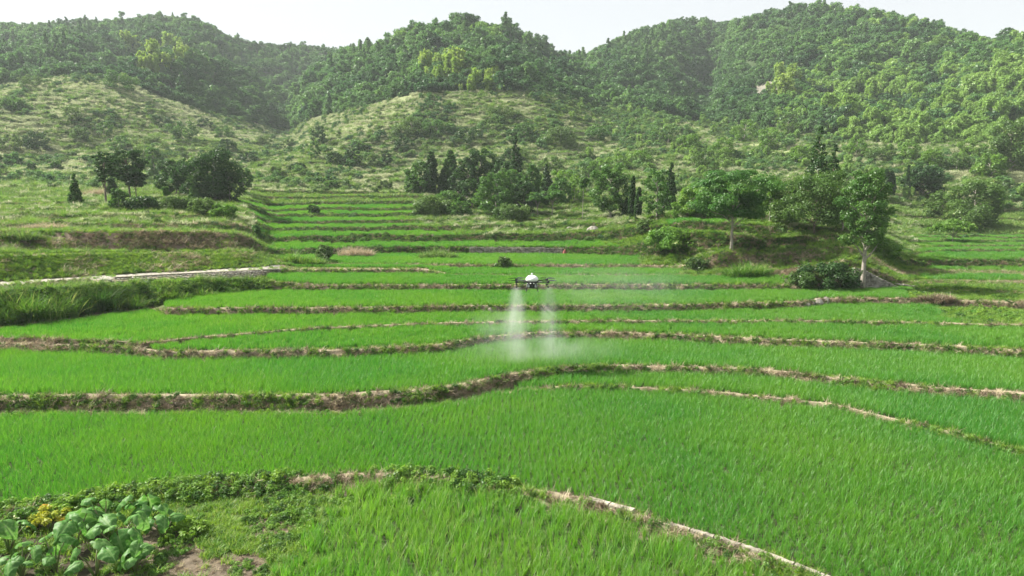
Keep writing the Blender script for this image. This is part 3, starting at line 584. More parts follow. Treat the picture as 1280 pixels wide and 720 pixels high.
sc('weeds', nb, np.where(FI >= 3, 1.5, 4)+22*green, 'tuft', 'green grass tufts growing on the paddy banks', tilt=.4, scl=(.7, 1.2))
sc('leafy_weeds', nb, np.where(FI >= 3, 1.5, 4)+7*green, 'leafy', 'leafy weeds growing on the paddy banks', scl=(.4, .85))
sc('straw', (KK == 'path') & (FD > 18) & ~((FI == 7) & (FPX < 352)), np.where(FD < 90, 10, 4)*smooth(.35, .5, nzB), 'dry', 'flattened straw along the tops of the bunds', tilt=.6, scl=(.4, .7))
sc('weeds', path & ~((FI == 7) & (FPX < 352)) & ~((FI == 0) & (FPX > 730)), np.where(FD < 45, 16, 5)*smooth(.4, .54, nzA), 'fringe', 'low grass fringe along the bund tops', tilt=.3)
sc('weeds', (KK == 'lip') & (FI == 0) & (FPX > 730) | ((KK == 'bank') & (FI == 0) & (FPX > 730)), 26*smooth(.35, .5, nzB), 'fringe', 'grass leaning over the concrete strip', tilt=.4)
sc('weeds', (KK == 'path') & (FI == 7) & (FPX < 352), 5*smooth(.5, .62, nzB), 'fringe', 'sparse grass on the pale footpath')
# bund 0 vegetation (thick dark weeds left and centre)
v0 = (FI == 0) & ((KK == 'bank') | (KK == 'path') | (KK == 'lip')) 
clumpmask = np.maximum.reduce([np.exp(-((FPX-c)/w)**2) for c, w in ((250, 55), (345, 40), (520, 35), (590, 40), (120, 60), (30, 60))])
sc('creeping_weeds', v0, 22*clumpmask, 'leafy', 'dark creeping weeds heaped over the nearest bund', scl=(.7, 1.25))
sc('creeping_weeds', (FI == 0) & fl & (FPX < 700) & (FPY < 655-(FPX-200)*.03), 5*smooth(.4, .55, nzB)*(FPY > 590), 'leafy', 'low leafy weeds in front of the nearest bund', scl=(.6, 1.0))
nf0 = (FI == 0) & fl & ~RICE & (FD > 15)
dr = dirt0.astype(float)
sc('weeds', nf0, (20+20*green)*(1-.93*dr)*np.where(taro_bed, .3, 1), 'fringe', 'short green grass of the corner verge by the taro', scl=(.7, 1.3))
sc('leafy_weeds', nf0, (7*smooth(.45, .6, nzB))*(1-.75*dr), 'leafy', 'yellow green leafy weeds on the corner verge', scl=(.4, .8))
sc('weeds', RICE & (FI == 0), 9*smooth(.45, .6, nzA), 'tuft', 'grassy weeds among the nearest rice', scl=(.6, 1.1))
sc('leafy_weeds', nf0 & dirt0, 16*smooth(.4, .55, nzB), 'leafy', 'pale wilted weeds lying on the bare earth patch', scl=(.3, .7))
sc('dry_stubble', nf0 & dirt0, 30, 'dry', 'dry litter on the bare earth patch', scl=(.25, .5), tilt=.8)
# hedge bank on the left
sc('bank_undergrowth', hedge, 11, 'leafy', 'dark undergrowth on the tall left bank', scl=(1.0, 1.8))
sc('bank_grass', hedge | ((KK == 'path') & (FI == 6) & (FPX < 335)), 2.6+3.5*smooth(.4, .6, nzB), 'cane', 'long arching grass hanging over the tall left bank', scl=(.45, .85), tilt=.3)
sc('dead_stems', hedge, 5*smooth(.5, .6, nzA), 'brown', 'brown stems among the tall left bank undergrowth', tilt=.5, scl=(1, 1.6))
sc('bank_grass', gb, 26, 'tuft', 'green grass covering the bank above the footpath', tilt=.3, scl=(.8, 1.3))
sc('weeds', (FI == 7) & fl & (FPX < 340), 14, 'tuft', 'grass at the foot of the footpath wall', scl=(.6, 1))
# left terraces above the path, upper banks, mound, right weeds
up = (FI >= 9) & (FI < 20)
sc('bank_grass', (FI == 9) & bank & (FPX < 345), 7*(.3+smooth(.4, .55, nzA)), 'tuft', 'grass hanging over the upper left bank', scl=(.8, 1.4), tilt=.4)
sc('brown_undergrowth', (FI == 9) & bank & (FPX < 330), 18*smooth(60, 130, FPX)*smooth(.35, .5, nzB), 'brown', 'brown dead grass hanging on the upper left bank', scl=(.9, 1.5), tilt=.4)
sc('bank_undergrowth', bank & up & ~((FI == 9) & (FPX < 330)), 2, 'leafy', 'weeds on the risers of the upper terraces', scl=(.6, 1.3))
sc('bank_undergrowth', bank & up & ~((FI == 9) & (FPX < 330)), 9, 'riser', 'dark grass on the risers of the upper terraces', scl=(.8, 1.5))
sc('dead_stems', bank & up & (FPX > 330), 3, 'brown', 'dead stems on the upper terrace risers', scl=(.8, 1.3), tilt=.4)
fu = fl & (FI >= 7) & ~RICE & (FI < 20) & ~((FI == 7) & (FPX < 340))
mnd = mound.astype(float)
sc('meadow_grass', fu, 11*(1-.3*mnd), 'tuft', 'bright green grass on the unplanted terraces', scl=(.9, 1.6))
sc('meadow_grass', fu, np.where(nzA > .5, 1.1, .15)*(1-.6*mnd), 'cane', 'tall grass clumps on the unplanted terraces', scl=(.35, .75))
sc('meadow_grass', (KK == 'path') & (FI >= 6) & (FI <= 8) & (FPX > 870) & (FPX < 1140), 14, 'tuft', 'grass over the mound foot paths', scl=(.8, 1.4))
sc('brown_undergrowth', (fu | bank) & mound, 3, 'brown', 'brown cut weeds on the mound under the trees', scl=(.7, 1.2), tilt=.5)
wr = fl & (FI >= 4) & (FI <= 8) & ~RICE & (FPX > 1100)
sc('meadow_grass', wr, 12, 'tuft', 'tufted bright grass on the untended right verge', scl=(.8, 1.5))
sc('meadow_grass', wr, 16, 'fringe', 'yellow green grass on the untended right verge', scl=(1, 1.7))
sc('leafy_weeds', wr, 5*smooth(.45, .6, nzB), 'leafy', 'leafy weeds on the untended right verge', scl=(.8, 1.5))

sc('straw', (fl | bank) & (FI >= 8) & (FI < 14) & (FPX < 315), 7*smooth(.5, .6, fbm(FX/5+60, FD/3, 3)), 'dry', 'pale dry grass on the upper left ledges', scl=(1.0, 2.2), tilt=.3)
rough = (fl | bank) & (FI >= 11) & (FI < 20) & ~RICE & ((FPX < 312) | ((FPX > 520) & (FPX < 1150)))
sc('rough_grass', rough, .35*smooth(.4, .6, nzA), 'silver', 'pale rough grass on the abandoned upper ledges', scl=(.5, .9), tilt=.25)
sc('rough_grass', rough, 1.0*smooth(.42, .58, nzB), 'cane', 'tall rough grass on the abandoned upper ledges', scl=(.4, .9), tilt=.25)
sc('rough_weeds', rough | ((KK == 'bank') & (FI >= 10) & (FI < 20)), .35*smooth(.45, .6, nzA), 'shrub', 'small weedy scrub on the abandoned upper ledges', scl=(.25, .6))
# hillside
slope = (KK == 'slope')
zstep = FZ+fbm(FX/30, FD/30, 2)*4; frs = zstep/2.4-np.floor(zstep/2.4); ledge = smooth(.5, .8, frs)
hp = (FPX < 380)*1.0
nS = fbm(FX/16+70, FD/16, 4)
shd = np.where(slope, 1, 0)*(np.where(FPX < 430, .018, .04)*smooth(.45, .66, nS)*3+.012*ledge*smooth(.42, .55, nS))
shd = shd*2.6; shd *= np.where((FPX > 430) & (FPY < 225), 1.5, 1.0)*np.where((abs(FPX-470) < 70) & (FPY > 140), .5, 1)
lite = ((FPX > 850) & (FPX < 1060) & (FPY < 200))
sc('hill_grass', slope & (FD > 150), .3*np.where(lite, .5, 1)*(1-.3*smooth(.5, .65, nzH)), 'silver', 'pale silvery grass covering the hillside', scl=(.55, 1.2), tilt=.25)
sc('hill_grass', (slope | (fu & (FI > 14))) & (FD > 125), .16*(.4+smooth(.42, .6, nzH)), 'hillg', 'green grass patches on the hillside', scl=(.8, 1.4))
nF = fbm(FX/5+7, FD/5, 3)
sc('hill_scrub', slope, .13*smooth(.44, .6, nF)*(FD < 330)+.26*ledge*smooth(.32, .48, nF), 'shrub', 'small dark scrub speckled over the hillside ledges', scl=(.25, .9), tilt=.05)
sc('hill_grass', slope & (FD < 300), .25*smooth(.46, .6, nF[::1])*(1-ledge), 'cane', 'tall reedy grass standing on the hillside ledges', scl=(.8, 1.6), tilt=.2)
sc('hill_scrub', slope, shd, 'shrub', 'low dark scrub scattered thickly over the hillside', scl=(.45, 1.5), tilt=.05)
# woods
fsc = np.clip(FD/430, .62, 1.15)
p, r, c = sample(FOREST & ~scar, .078/fsc**2*np.where(np.arange(nr-1)[:, None] > r22-8, 1.8, 1))
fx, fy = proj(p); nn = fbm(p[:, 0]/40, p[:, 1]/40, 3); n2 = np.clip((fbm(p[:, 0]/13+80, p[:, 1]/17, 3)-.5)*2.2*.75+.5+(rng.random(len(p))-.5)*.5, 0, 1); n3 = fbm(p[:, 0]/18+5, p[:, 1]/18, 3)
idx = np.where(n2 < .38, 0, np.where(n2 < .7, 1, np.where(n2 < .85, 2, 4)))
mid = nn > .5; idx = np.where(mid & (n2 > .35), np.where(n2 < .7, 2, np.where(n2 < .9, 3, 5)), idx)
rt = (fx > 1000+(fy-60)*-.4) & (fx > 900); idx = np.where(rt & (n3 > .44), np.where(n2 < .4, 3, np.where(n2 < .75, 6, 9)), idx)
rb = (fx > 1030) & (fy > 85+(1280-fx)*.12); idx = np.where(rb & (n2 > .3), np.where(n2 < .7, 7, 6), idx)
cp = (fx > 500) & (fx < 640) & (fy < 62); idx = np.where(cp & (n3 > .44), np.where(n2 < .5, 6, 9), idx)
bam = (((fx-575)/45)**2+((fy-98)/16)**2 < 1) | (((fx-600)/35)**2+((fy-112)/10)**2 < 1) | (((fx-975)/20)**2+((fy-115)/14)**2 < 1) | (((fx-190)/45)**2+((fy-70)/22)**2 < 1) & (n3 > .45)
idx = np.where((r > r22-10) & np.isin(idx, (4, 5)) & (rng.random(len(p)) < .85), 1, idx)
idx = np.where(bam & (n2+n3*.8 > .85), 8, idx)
scl = np.clip(np.exp(rng.normal(-.12, .38, len(p))), .35, 2.0)*np.where(np.isin(idx, (4, 5)), .95, 1)*np.clip(p[:, 1]/430, .6, .86)*np.where(r > r22-8, .6, 1)
wl = (fx < 465) & (p[:, 1] > 250)
wc = ~wl & (fx < 725)
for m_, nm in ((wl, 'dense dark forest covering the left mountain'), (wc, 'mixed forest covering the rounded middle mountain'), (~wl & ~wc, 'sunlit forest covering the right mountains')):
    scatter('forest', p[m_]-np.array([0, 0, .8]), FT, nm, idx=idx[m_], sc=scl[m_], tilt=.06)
# light bushes between hillside and right mountains, and thicket on the middle slope
lm = slope & (((FPX > 700) & (FPX < 1080) & (FPY < 235)) | ((FPX > 1040) & (FPY < 262)))
p, r, c = sample(lm, .05*smooth(.33, .48, nS))
ix = rng.choice([6, 9, 3, 2, 7], len(p)); scatter('thicket', p-np.array([0, 0, 1.0]), FT, 'light green thicket on the lower right hillside', idx=ix, sc=rng.uniform(.3, .6, len(p)), tilt=.06)
dm = slope & (((FPX > 430) & (FPX < 860) & (FPY < 180+60*(nzH-.5))) | ((FPX > 340) & (FPX < 440) & (FPY < 235) & (nS > .5)) | ((FPX < 360) & (nS > .6)))
p, r, c = sample(dm, .05*smooth(.36, .5, nS))
ix = rng.choice([0, 2, 3, 1], len(p)); scatter('thicket', p-np.array([0, 0, 1.0]), FT, 'dark thicket under the middle mountain forest', idx=ix, sc=rng.uniform(.35, .7, len(p)), tilt=.06)

# ------------------------------------------------------------------ individual trees
def tree_meshes(h, w, kind, mat, bark, seed, dens=1.0, ls=.17, bare=None):
    g = np.random.default_rng(seed); rd = random.Random(seed)
    tb = MB(); cents = []; rads = []
    tr = max(.07, h*.018) if kind != 'slim' else .06
    bare = {'broad': .18, 'tall': .3, 'umbrella': .5, 'cone': .1, 'column': .06, 'slim': .62, 'layer': .35}[kind] if bare is None else bare
    lean = (rd.uniform(-.04, .04)*h, rd.uniform(-.04, .04)*h)
    top = .93 if kind in ('cone', 'column') else (.8 if kind != 'umbrella' else .62)
    tp = [Vector((lean[0]*t*t, lean[1]*t*t, -.3+t*h*top)) for t in (0, .12, .3, .5, .75, 1)]
    tb.tube(tp, [tr*1.5, tr*1.1, tr*.9, tr*.7, tr*.45, tr*.15], 8)
    def limb(p0, p1, r0):
        m = (Vector(p0)+Vector(p1))/2+Vector((rd.uniform(-.1, .1), rd.uniform(-.1, .1), .06))*(Vector(p1)-Vector(p0)).length
        tb.tube([p0, m, p1], [r0, r0*.65, r0*.2], 5, cap=False)
    def on_trunk(t): t = min(max(t/top, 0), 1); return Vector((lean[0]*t*t, lean[1]*t*t, t*h*top-.1))
    R0 = w/2
    if kind in ('broad', 'tall', 'layer'):
        nk = int(34*dens) if kind != 'tall' else int(30*dens)
        for i in range(nk):
            t = (i+.5)/nk; z = h*(bare+.04+(1-bare-.1)*t)
            u = (z/h-bare)/(1-bare); env = math.sin(math.pi*min(max(u*.85+.13, 0), 1))**.55
            a = i*2.4+rd.uniform(-.5, .5); rr = R0*env*rd.uniform(.35, .95)
            cx, cyy = rr*math.cos(a), rr*math.sin(a); s = R0*rd.uniform(.17, .36)*(.6+.4*env)
            cents.append((cx, cyy, z)); rads.append((s, s, s*(.7 if kind != 'layer' else .4)))
            if i % 2 == 0: limb(on_trunk(max(z/h-.16, bare*.7)), (cx*.85, cyy*.85, z-.1), tr*.45)
    elif kind == 'umbrella':
        for i in range(9):
            a = i*.7+rd.uniform(-.2, .2); rr = R0*rd.uniform(.4, .8)
            limb(on_trunk(bare*rd.uniform(.8, 1.1)), (rr*math.cos(a), rr*math.sin(a), h*rd.uniform(.72, .86)), tr*.6)
        nk = int(44*dens)
        for i in range(nk):
            a = i*2.4; rr = R0*math.sqrt((i+.5)/nk)*.9; z = h*(.9-.3*(rr/R0)**2+rd.uniform(-.2, .06))
            s = R0*rd.uniform(.15, .27); cents.append((rr*math.cos(a), rr*math.sin(a), z)); rads.append((s, s, s*.55))
    elif kind in ('cone', 'column'):
        nl = int(16*dens)+4
        for i in range(nl):
            t = i/(nl-1); z = h*(bare+(1-bare)*t)
            env = (1-t)**.75*(.55+.45*smooth(0, .12, t)) if kind == 'cone' else math.sin(math.pi*(t*.8+.16))**.6
            for q in range(max(1, int(5*env+.6))):
                a = i*1.7+q*2*math.pi/max(1, int(5*env+.6))+rd.uniform(-.4, .4); rr = R0*env*rd.uniform(.45, .75); s = max(R0*.3*(.35+.65*env), .1)
                cents.append((rr*math.cos(a), rr*math.sin(a), z-.1*rr)); rads.append((s*1.1, s*1.1, max(s*.8, h/nl*.5)))
                if i % 2 == 0: limb(on_trunk(z/h), (rr*math.cos(a), rr*math.sin(a), z), tr*.2)
    elif kind == 'slim':
        for i in range(int(12*dens)):
            a = i*2.4; rr = R0*rd.uniform(.1, .6); z = h*(bare+.08+(1-bare-.1)*rd.random()); s = R0*.42
            cents.append((rr*math.cos(a), rr*math.sin(a), z)); rads.append((s, s, s*.8))
            limb(on_trunk(z/h-.1), (rr*math.cos(a)*.8, rr*math.sin(a)*.8, z), tr*.4)
    cents = np.array(cents); rads = np.array(rads)
    vol = rads[:, 0]*rads[:, 1]; npc = np.clip((vol/(ls*ls)*11).astype(int), 60, 600)
    # vary leaf count by clump size
    V, Fc, T_ = leafcloud(cents, npc, ls, g, .5, rads)
    V[:, 0] += lean[0]*np.clip(V[:, 2]/h, 0, 1)**2; V[:, 1] += lean[1]*np.clip(V[:, 2]/h, 0, 1)**2
    return tb.mesh('trunk', bark, True), mesh_np('crown', V, Fc, mat, tint=T_)
TREES = 0
def tree(px, base, top, wpx, kind, mat, label, group=None, name='broadleaf_tree', bark='bark_pale', cat='tree', ls=None, bare=None, dens=1.0, dD=0):
    global TREES
    TREES += 1
    q = ground_hit(px, base); D = q.y+dD
    if dD: q = Vector((q.x*D/q.y, D, q.z+dD*.1))
    h = (base-top)/F*D*1.0; w = wpx/F*D*1.1
    if ls is None: ls = max(.13, 1.9/F*D)
    tm, cm = tree_meshes(h, w, kind, M[mat], M[bark], 1000+TREES*7, dens, ls, bare)
    e = empty(name, q, 0); tag(e, label, cat, group)
    obj('trunk', tm, e); obj('crown', cm, e); return e
# right mound
tree(1078, 358, 204, 60, 'tall', 'tree_mid', 'tall green tree with long bare trunk at the end of the stone wall', bare=.33, dD=-.75, dens=2.2, name='tall_tree')
tree(914, 313, 211, 96, 'layer', 'tree_fresh', 'wide spreading light green tree standing left on the brown mound', dens=1.2, bare=.4, name='spreading_tree')
tree(1017, 294, 216, 100, 'broad', 'tree_olive', 'dark leaning olive green tree in the middle of the brown mound', bark='bark', dens=1.2, bare=.22)
tree(1019, 284, 163, 46, 'cone', 'tree_dark', 'tallest dark conifer rising behind the middle mound tree', bark='bark', name='conifer', bare=.2)
tree(1038, 282, 184, 36, 'cone', 'tree_dark', 'shorter conifer just right of the tallest one on the mound', bark='bark', name='conifer')
tree(962, 280, 222, 42, 'layer', 'tree_light', 'light green tree showing between the spreading tree and the olive one')
tree(1053, 290, 238, 30, 'broad', 'tree_olive', 'brownish thin tree squeezed between the olive tree and the tall tree', name='small_tree')
tree(1108, 246, 213, 9, 'column', 'tree_dark', 'left and taller of two touching slim cypresses', 'slim dark cypresses on the right slope', name='cypress')
tree(1114, 246, 215, 9, 'column', 'tree_dark', 'right of two touching slim cypresses', 'slim dark cypresses on the right slope', name='cypress')
tree(1133, 248, 208, 8, 'cone', 'tree_dark', 'lone narrow cypress at the left edge of the round tree', 'slim dark cypresses on the right slope', name='cypress')
tree(1153, 250, 207, 48, 'broad', 'tree_dark', 'round dark dense tree right of the slim cypresses', dens=1.3, bare=.2, name='round_tree')
tree(1216, 285, 224, 62, 'broad', 'tree_olive', 'large olive yellow bushy tree on the right terraces', dens=1.3, bare=.02, name='bushy_tree')
tree(1178, 272, 240, 44, 'broad', 'tree_olive', 'lower olive bush touching the left of the large bushy tree', bare=.0, name='bush', cat='bush')
tree(1203, 290, 262, 46, 'broad', 'tree_olive', 'spreading bush in front of the large olive bushy tree', bare=.0, name='bush', cat='bush')
tree(1190, 304, 274, 46, 'umbrella', 'tree_light', 'small pale umbrella shaped tree beside the right terraces', name='small_tree', bare=.35)
tree(1238, 262, 236, 30, 'broad', 'tree_light', 'pale bush behind and right of the large bushy tree', bare=0, name='bush', cat='bush')
tree(1262, 212, 150, 60, 'broad', 'tree_olive', 'large tree at the right edge above the slope', bare=.05, dens=1.2)
tree(1236, 224, 192, 36, 'broad', 'tree_light', 'bright yellow green tree under the large right edge tree', bare=.05)
# centre grove
gr = 'dark grove above the middle terraces'
tree(526, 244, 202, 34, 'broad', 'tree_mid', 'round green tree at the left end of the dark grove', gr, dens=1.1, bare=.05)
tree(538, 244, 192, 19, 'column', 'tree_dark', 'slim dark conifer second from the left of the grove', gr, name='conifer', bare=.05)
tree(562, 244, 190, 19, 'column', 'tree_mid', 'slim conifer standing alone between two gaps left in the grove', gr, name='conifer', bare=.05)
tree(553, 244, 215, 12, 'column', 'tree_dark', 'short very dark narrow tree between the two slim conifers', gr, name='small_tree')
tree(584, 250, 196, 30, 'broad', 'tree_dark', 'dark tree over the small brown ledge in the grove', gr, bare=.2)
tree(601, 248, 186, 44, 'broad', 'tree_dark', 'biggest broad dark tree at the heart of the grove', gr, dens=1.2, bare=.15)
tree(645, 248, 173, 26, 'cone', 'tree_dark', 'tallest pointed conifer above the grove', gr, name='conifer', bare=.1)
tree(620, 270, 215, 46, 'broad', 'tree_mid', 'rounded blue green tree at the front of the grove', gr, dens=1.2, bare=.05)
tree(603, 264, 230, 22, 'broad', 'tree_light', 'small bright green tree at the front of the grove', gr, bare=.05, name='small_tree')
tree(640, 258, 210, 34, 'broad', 'tree_mid', 'green tree right of the front rounded tree', gr, bare=.05)
tree(664, 262, 208, 26, 'column', 'tree_mid', 'upright green tree right of the tallest conifer', gr, bare=.05)
tree(684, 252, 207, 22, 'cone', 'tree_dark', 'pointed tree at the right end of the grove', gr, bare=.05, name='conifer')
tree(690, 272, 232, 30, 'umbrella', 'tree_fresh', 'fresh green umbrella shaped tree before the right end of the grove', name='small_tree', bare=.45)
tree(672, 272, 238, 26, 'umbrella', 'tree_fresh', 'smaller umbrella shaped tree left of its taller fresh green twin', name='small_tree', bare=.4)
tree(540, 268, 246, 46, 'broad', 'shrub', 'wide low bush under the left end of the grove', bare=0, name='bush', cat='bush')
tree(577, 272, 252, 30, 'broad', 'tree_mid', 'low dark bush below the brown ledge of the grove', bare=0, name='bush', cat='bush')
tree(640, 276, 256, 44, 'broad', 'shrub', 'wide bush under the front of the grove', bare=0, name='bush', cat='bush')
tree(728, 274, 221, 14, 'slim', 'tree_mid', 'thin lollipop shaped tree with bare stem right of the grove', name='slim_tree')
tree(763, 274, 204, 48, 'broad', 'tree_mid', 'tall loose green tree right of the lollipop shaped tree', dens=1.6, bare=.14)
tree(782, 274, 248, 13, 'cone', 'tree_dark', 'tiny dark cone shaped tree under the tall loose tree', name='small_tree')
tree(789, 276, 222, 8, 'column', 'tree_dark', 'very slim dark tree right of the tall loose tree', 'slim trees between the two loose trees', name='cypress')
tree(797, 276, 236, 9, 'column', 'tree_dark', 'shorter slim dark tree second right of the tall loose tree', 'slim trees between the two loose trees', name='cypress')
tree(821, 276, 209, 36, 'tall', 'tree_mid', 'narrow ragged tree left of the green mound', dens=1.2, bare=.08)
tree(836, 268, 206, 24, 'cone', 'tree_dark', 'dark pointed tree behind the narrow ragged tree', name='conifer')
tree(861, 270, 236, 46, 'broad', 'tree_light', 'light feathery bush on top of the green mound', bare=.05, name='bush', cat='bush')
tree(880, 262, 226, 50, 'broad', 'tree_fresh', 'fresh green tree behind the flat topped spreading tree', bare=.1)
for a_, b_, c_, d_, k_, m_, l_ in ((517, 244, 212, 22, 'broad', 'tree_mid', 'low green tree closing the left end of the grove'), (573, 248, 205, 24, 'broad', 'tree_dark', 'dark tree filling the gap right of the slim lone conifer'),
    (590, 262, 224, 34, 'broad', 'tree_dark', 'shaded tree in front of the broad heart tree'), (628, 252, 200, 34, 'broad', 'tree_dark', 'dark tree between the heart tree and the tallest conifer'), (655, 268, 226, 34, 'broad', 'tree_dark', 'dark low tree under the tallest conifer'), (700, 258, 222, 28, 'broad', 'tree_mid', 'loose green tree ending the grove on the right'), (560, 262, 240, 40, 'broad', 'tree_mid', 'bush mass under the two slim conifers')):
    tree(a_, b_, c_, d_, k_, m_, l_, gr, bare=.02)
# left knoll
kn = 'trees on the left grassy knoll'
tree(95, 258, 219, 20, 'cone', 'tree_mid', 'small lone cone shaped tree left of the knoll', kn, name='small_tree', bare=0)
tree(133, 258, 188, 30, 'layer', 'tree_dark', 'thin stemmed tree with high dark crown leftmost on the knoll', kn, bare=.4, bark='bark')
tree(163, 250, 186, 46, 'layer', 'tree_dark', 'dark flat layered tree with several bare stems on the knoll', kn, bare=.34, bark='bark', dens=1.3)
tree(171, 251, 214, 22, 'layer', 'tree_dark', 'lower dark tree leaning right of the layered tree', kn, bare=.45, bark='bark')
tree(141, 246, 222, 17, 'cone', 'tree_dark', 'short dark tree under the leftmost knoll tree', kn, name='small_tree')
tree(149, 262, 236, 22, 'broad', 'tree_mid', 'bright green bush at the foot of the layered tree', kn, bare=0, name='bush', cat='bush')
tree(193, 226, 184, 22, 'broad', 'tree_mid', 'bluish round tree behind the layered tree', kn, bare=.1)
tree(221, 246, 200, 40, 'broad', 'tree_dark', 'brownish dark round tree in the middle of the knoll', kn, dens=1.1, bare=.1)
tree(236, 240, 196, 30, 'tall', 'tree_light', 'bright yellow green tree between the two dark masses of the knoll', kn, bare=.1)
tree(268, 252, 188, 62, 'broad', 'tree_dark', 'largest dark tree at the right of the knoll', kn, dens=1.6, bare=.0)
tree(288, 254, 214, 32, 'broad', 'tree_dark', 'dark lower shoulder tree right of the largest knoll tree', kn, bare=0)
tree(263, 250, 230, 14, 'cone', 'tree_fresh', 'small bright green cone before the largest knoll tree', kn, name='small_tree', bare=0)
tree(243, 252, 231, 17, 'cone', 'tree_mid', 'small dull green cone left of the bright one', kn, name='small_tree', bare=0)
tree(305, 244, 210, 22, 'tall', 'tree_mid', 'slender green tree at the right foot of the knoll', kn)
tree(209, 264, 234, 10, 'slim', 'tree_mid', 'bare thin sapling before the round brownish tree', kn, name='sapling')
tree(257, 270, 248, 36, 'broad', 'shrub', 'round bush below the largest knoll tree', bare=0, name='bush', cat='bush')
tree(280, 274, 256, 34, 'broad', 'weed', 'light green bush sloping down right of the knoll', bare=0, name='bush', cat='bush')
tree(180, 262, 247, 40, 'broad', 'tree_dark', 'dark low hedge like bush before the layered tree', bare=0, name='bush', cat='bush')
tree(225, 262, 247, 44, 'broad', 'shrub', 'long low bush under the middle of the knoll', bare=0, name='bush', cat='bush')
tree(322, 302, 282, 14, 'slim', 'tree_mid', 'young sapling at the left end of the small stepped terraces', name='sapling', bare=.3)
# bushes near the fields
tree(1035, 360, 328, 66, 'broad', 'tree_dark', 'dark bush at the foot of the brown mound beside the stone wall', bare=0, name='bush', cat='bush', dens=1.2)
tree(1004, 358, 340, 36, 'broad', 'shrub', 'low shrub left of the dark bush below the mound', bare=0, name='bush', cat='bush')
tree(630, 337, 321, 19, 'broad', 'shrub', 'small brown green bush on the bund left of the drone', bare=0, name='bush', cat='bush')
tree(405, 328, 306, 22, 'broad', 'shrub', 'dark round bush by the straw patch', bare=0, name='bush', cat='bush')
tree(1095, 290, 250, 30, 'broad', 'tree_mid', 'green bush behind the tall tree on the wall end', bare=0, name='bush', cat='bush')
tree(1105, 322, 300, 40, 'broad', 'weed', 'pale green bush on the slope right of the tall tree', bare=0, name='bush', cat='bush')
tree(870, 338, 322, 30, 'broad', 'shrub', 'round grey green bush at the left foot of the mound', bare=0, name='bush', cat='bush')
tree(806, 292, 274, 24, 'broad', 'shrub', 'spiky dark shrub below the slim trees', bare=0, name='bush', cat='bush')
tree(840, 310, 285, 60, 'broad', 'weed', 'broad green bush on the left shoulder of the mound', bare=0, name='bush', cat='bush')
tree(392, 268, 257, 14, 'broad', 'weed_dark', 'small dark bush among the small stepped terraces', bare=0, name='bush', cat='bush')
# scattered bushes on the hillside, countable ones
hb = [(48, 188, 166, 34), (12, 188, 168, 30), (228, 178, 152, 34), (283, 190, 174, 24), (180, 205, 184, 36), (150, 190, 170, 26), (400, 180, 158, 22), (362, 186, 174, 14), (395, 200, 176, 12), (417, 205, 190, 26), (38, 112, 94, 30), (150, 112, 92, 40), (440, 206, 186, 22), (465, 212, 194, 20), (450, 192, 178, 14), (482, 210, 188, 16),
      (515, 170, 148, 40), (545, 172, 152, 34), (585, 180, 160, 40), (630, 150, 134, 34), (655, 172, 154, 28), (505, 188, 172, 22), (700, 182, 160, 44), (745, 175, 158, 40), (640, 205, 186, 30), (100, 176, 160, 26), (130, 170, 152, 22), (310, 205, 190, 22), (330, 182, 170, 20), (70, 214, 202, 16), (40, 216, 204, 14), (345, 222, 208, 20), (415, 238, 226, 18), (372, 216, 204, 22), (480, 238, 226, 20), (280, 172, 160, 22), (204, 160, 146, 26), (90, 150, 134, 24), (20, 140, 124, 30), (255, 160, 148, 18)]
for i, (a, b, c, d) in enumerate(hb):
    where = 'on the left hillside' if a < 360 else 'on the slope under the middle mountain'
    tree(a, b, c, d, 'broad', ('tree_dark', 'shrub', 'tree_mid')[i % 3], ('%s %s bush %s, %s' % ('small' if d < 22 else 'broad', ('dark', 'dull olive', 'mid green')[i % 3], where, 'high up near the forest' if a and b < 165 else ('low down above the fields' if b > 200 else 'halfway up the pale grass'))), 'separate bushes '+where, bare=0, name='hill_bush', cat='bush', dens=.5, ls=.42)
# lighter trees above the centre right
for i, (a, b, c, d) in enumerate([(705, 240, 212, 34), (735, 232, 206, 30), (718, 252, 226, 30), (750, 225, 200, 26), (690, 215, 196, 28), (772, 215, 196, 30), (800, 208, 188, 30), (880, 214, 188, 34), (905, 200, 172, 30), (860, 190, 168, 30), (835, 182, 160, 26), (930, 178, 150, 30), (960, 190, 160, 34), (985, 170, 142, 28), (1000, 205, 182, 26), (1070, 196, 172, 30), (1100, 204, 184, 30), (1135, 200, 178, 28), (1165, 208, 186, 30), (1195, 215, 192, 34), (1215, 200, 172, 30)]):
    tree(a, b, c, d, 'broad', ('tree_light', 'tree_olive', 'tree_light')[i % 3], 'sunlit %s bush %s' % (('light green', 'olive', 'pale green')[i % 3], 'on the slope behind the slim trees, low' if a < 800 and b > 220 else ('on the middle slope right of the grove' if a < 850 else ('high on the bright slope above the spreading tree' if a < 1020 else 'below the right mountain forest'))), 'light green bushes of the right slope', bare=.02, name='hill_bush', cat='bush', dens=.6, ls=.36)
tree(1258, 60, 36, 22, 'umbrella', 'forest_dark', 'lone flat topped pine standing out on the far right ridge', name='ridge_pine', bark='bark', ls=.6, bare=.4)
tree(153, 36, 15, 9, 'slim', 'forest_dark', 'thin tall tree sticking up from the left ridge', name='ridge_tree', bark='bark', ls=.5, bare=.3)
tree(107, 34, 20, 9, 'cone', 'forest_dark', 'pointed tree on the left ridge left of the thin one', name='ridge_tree', bark='bark', ls=.5)
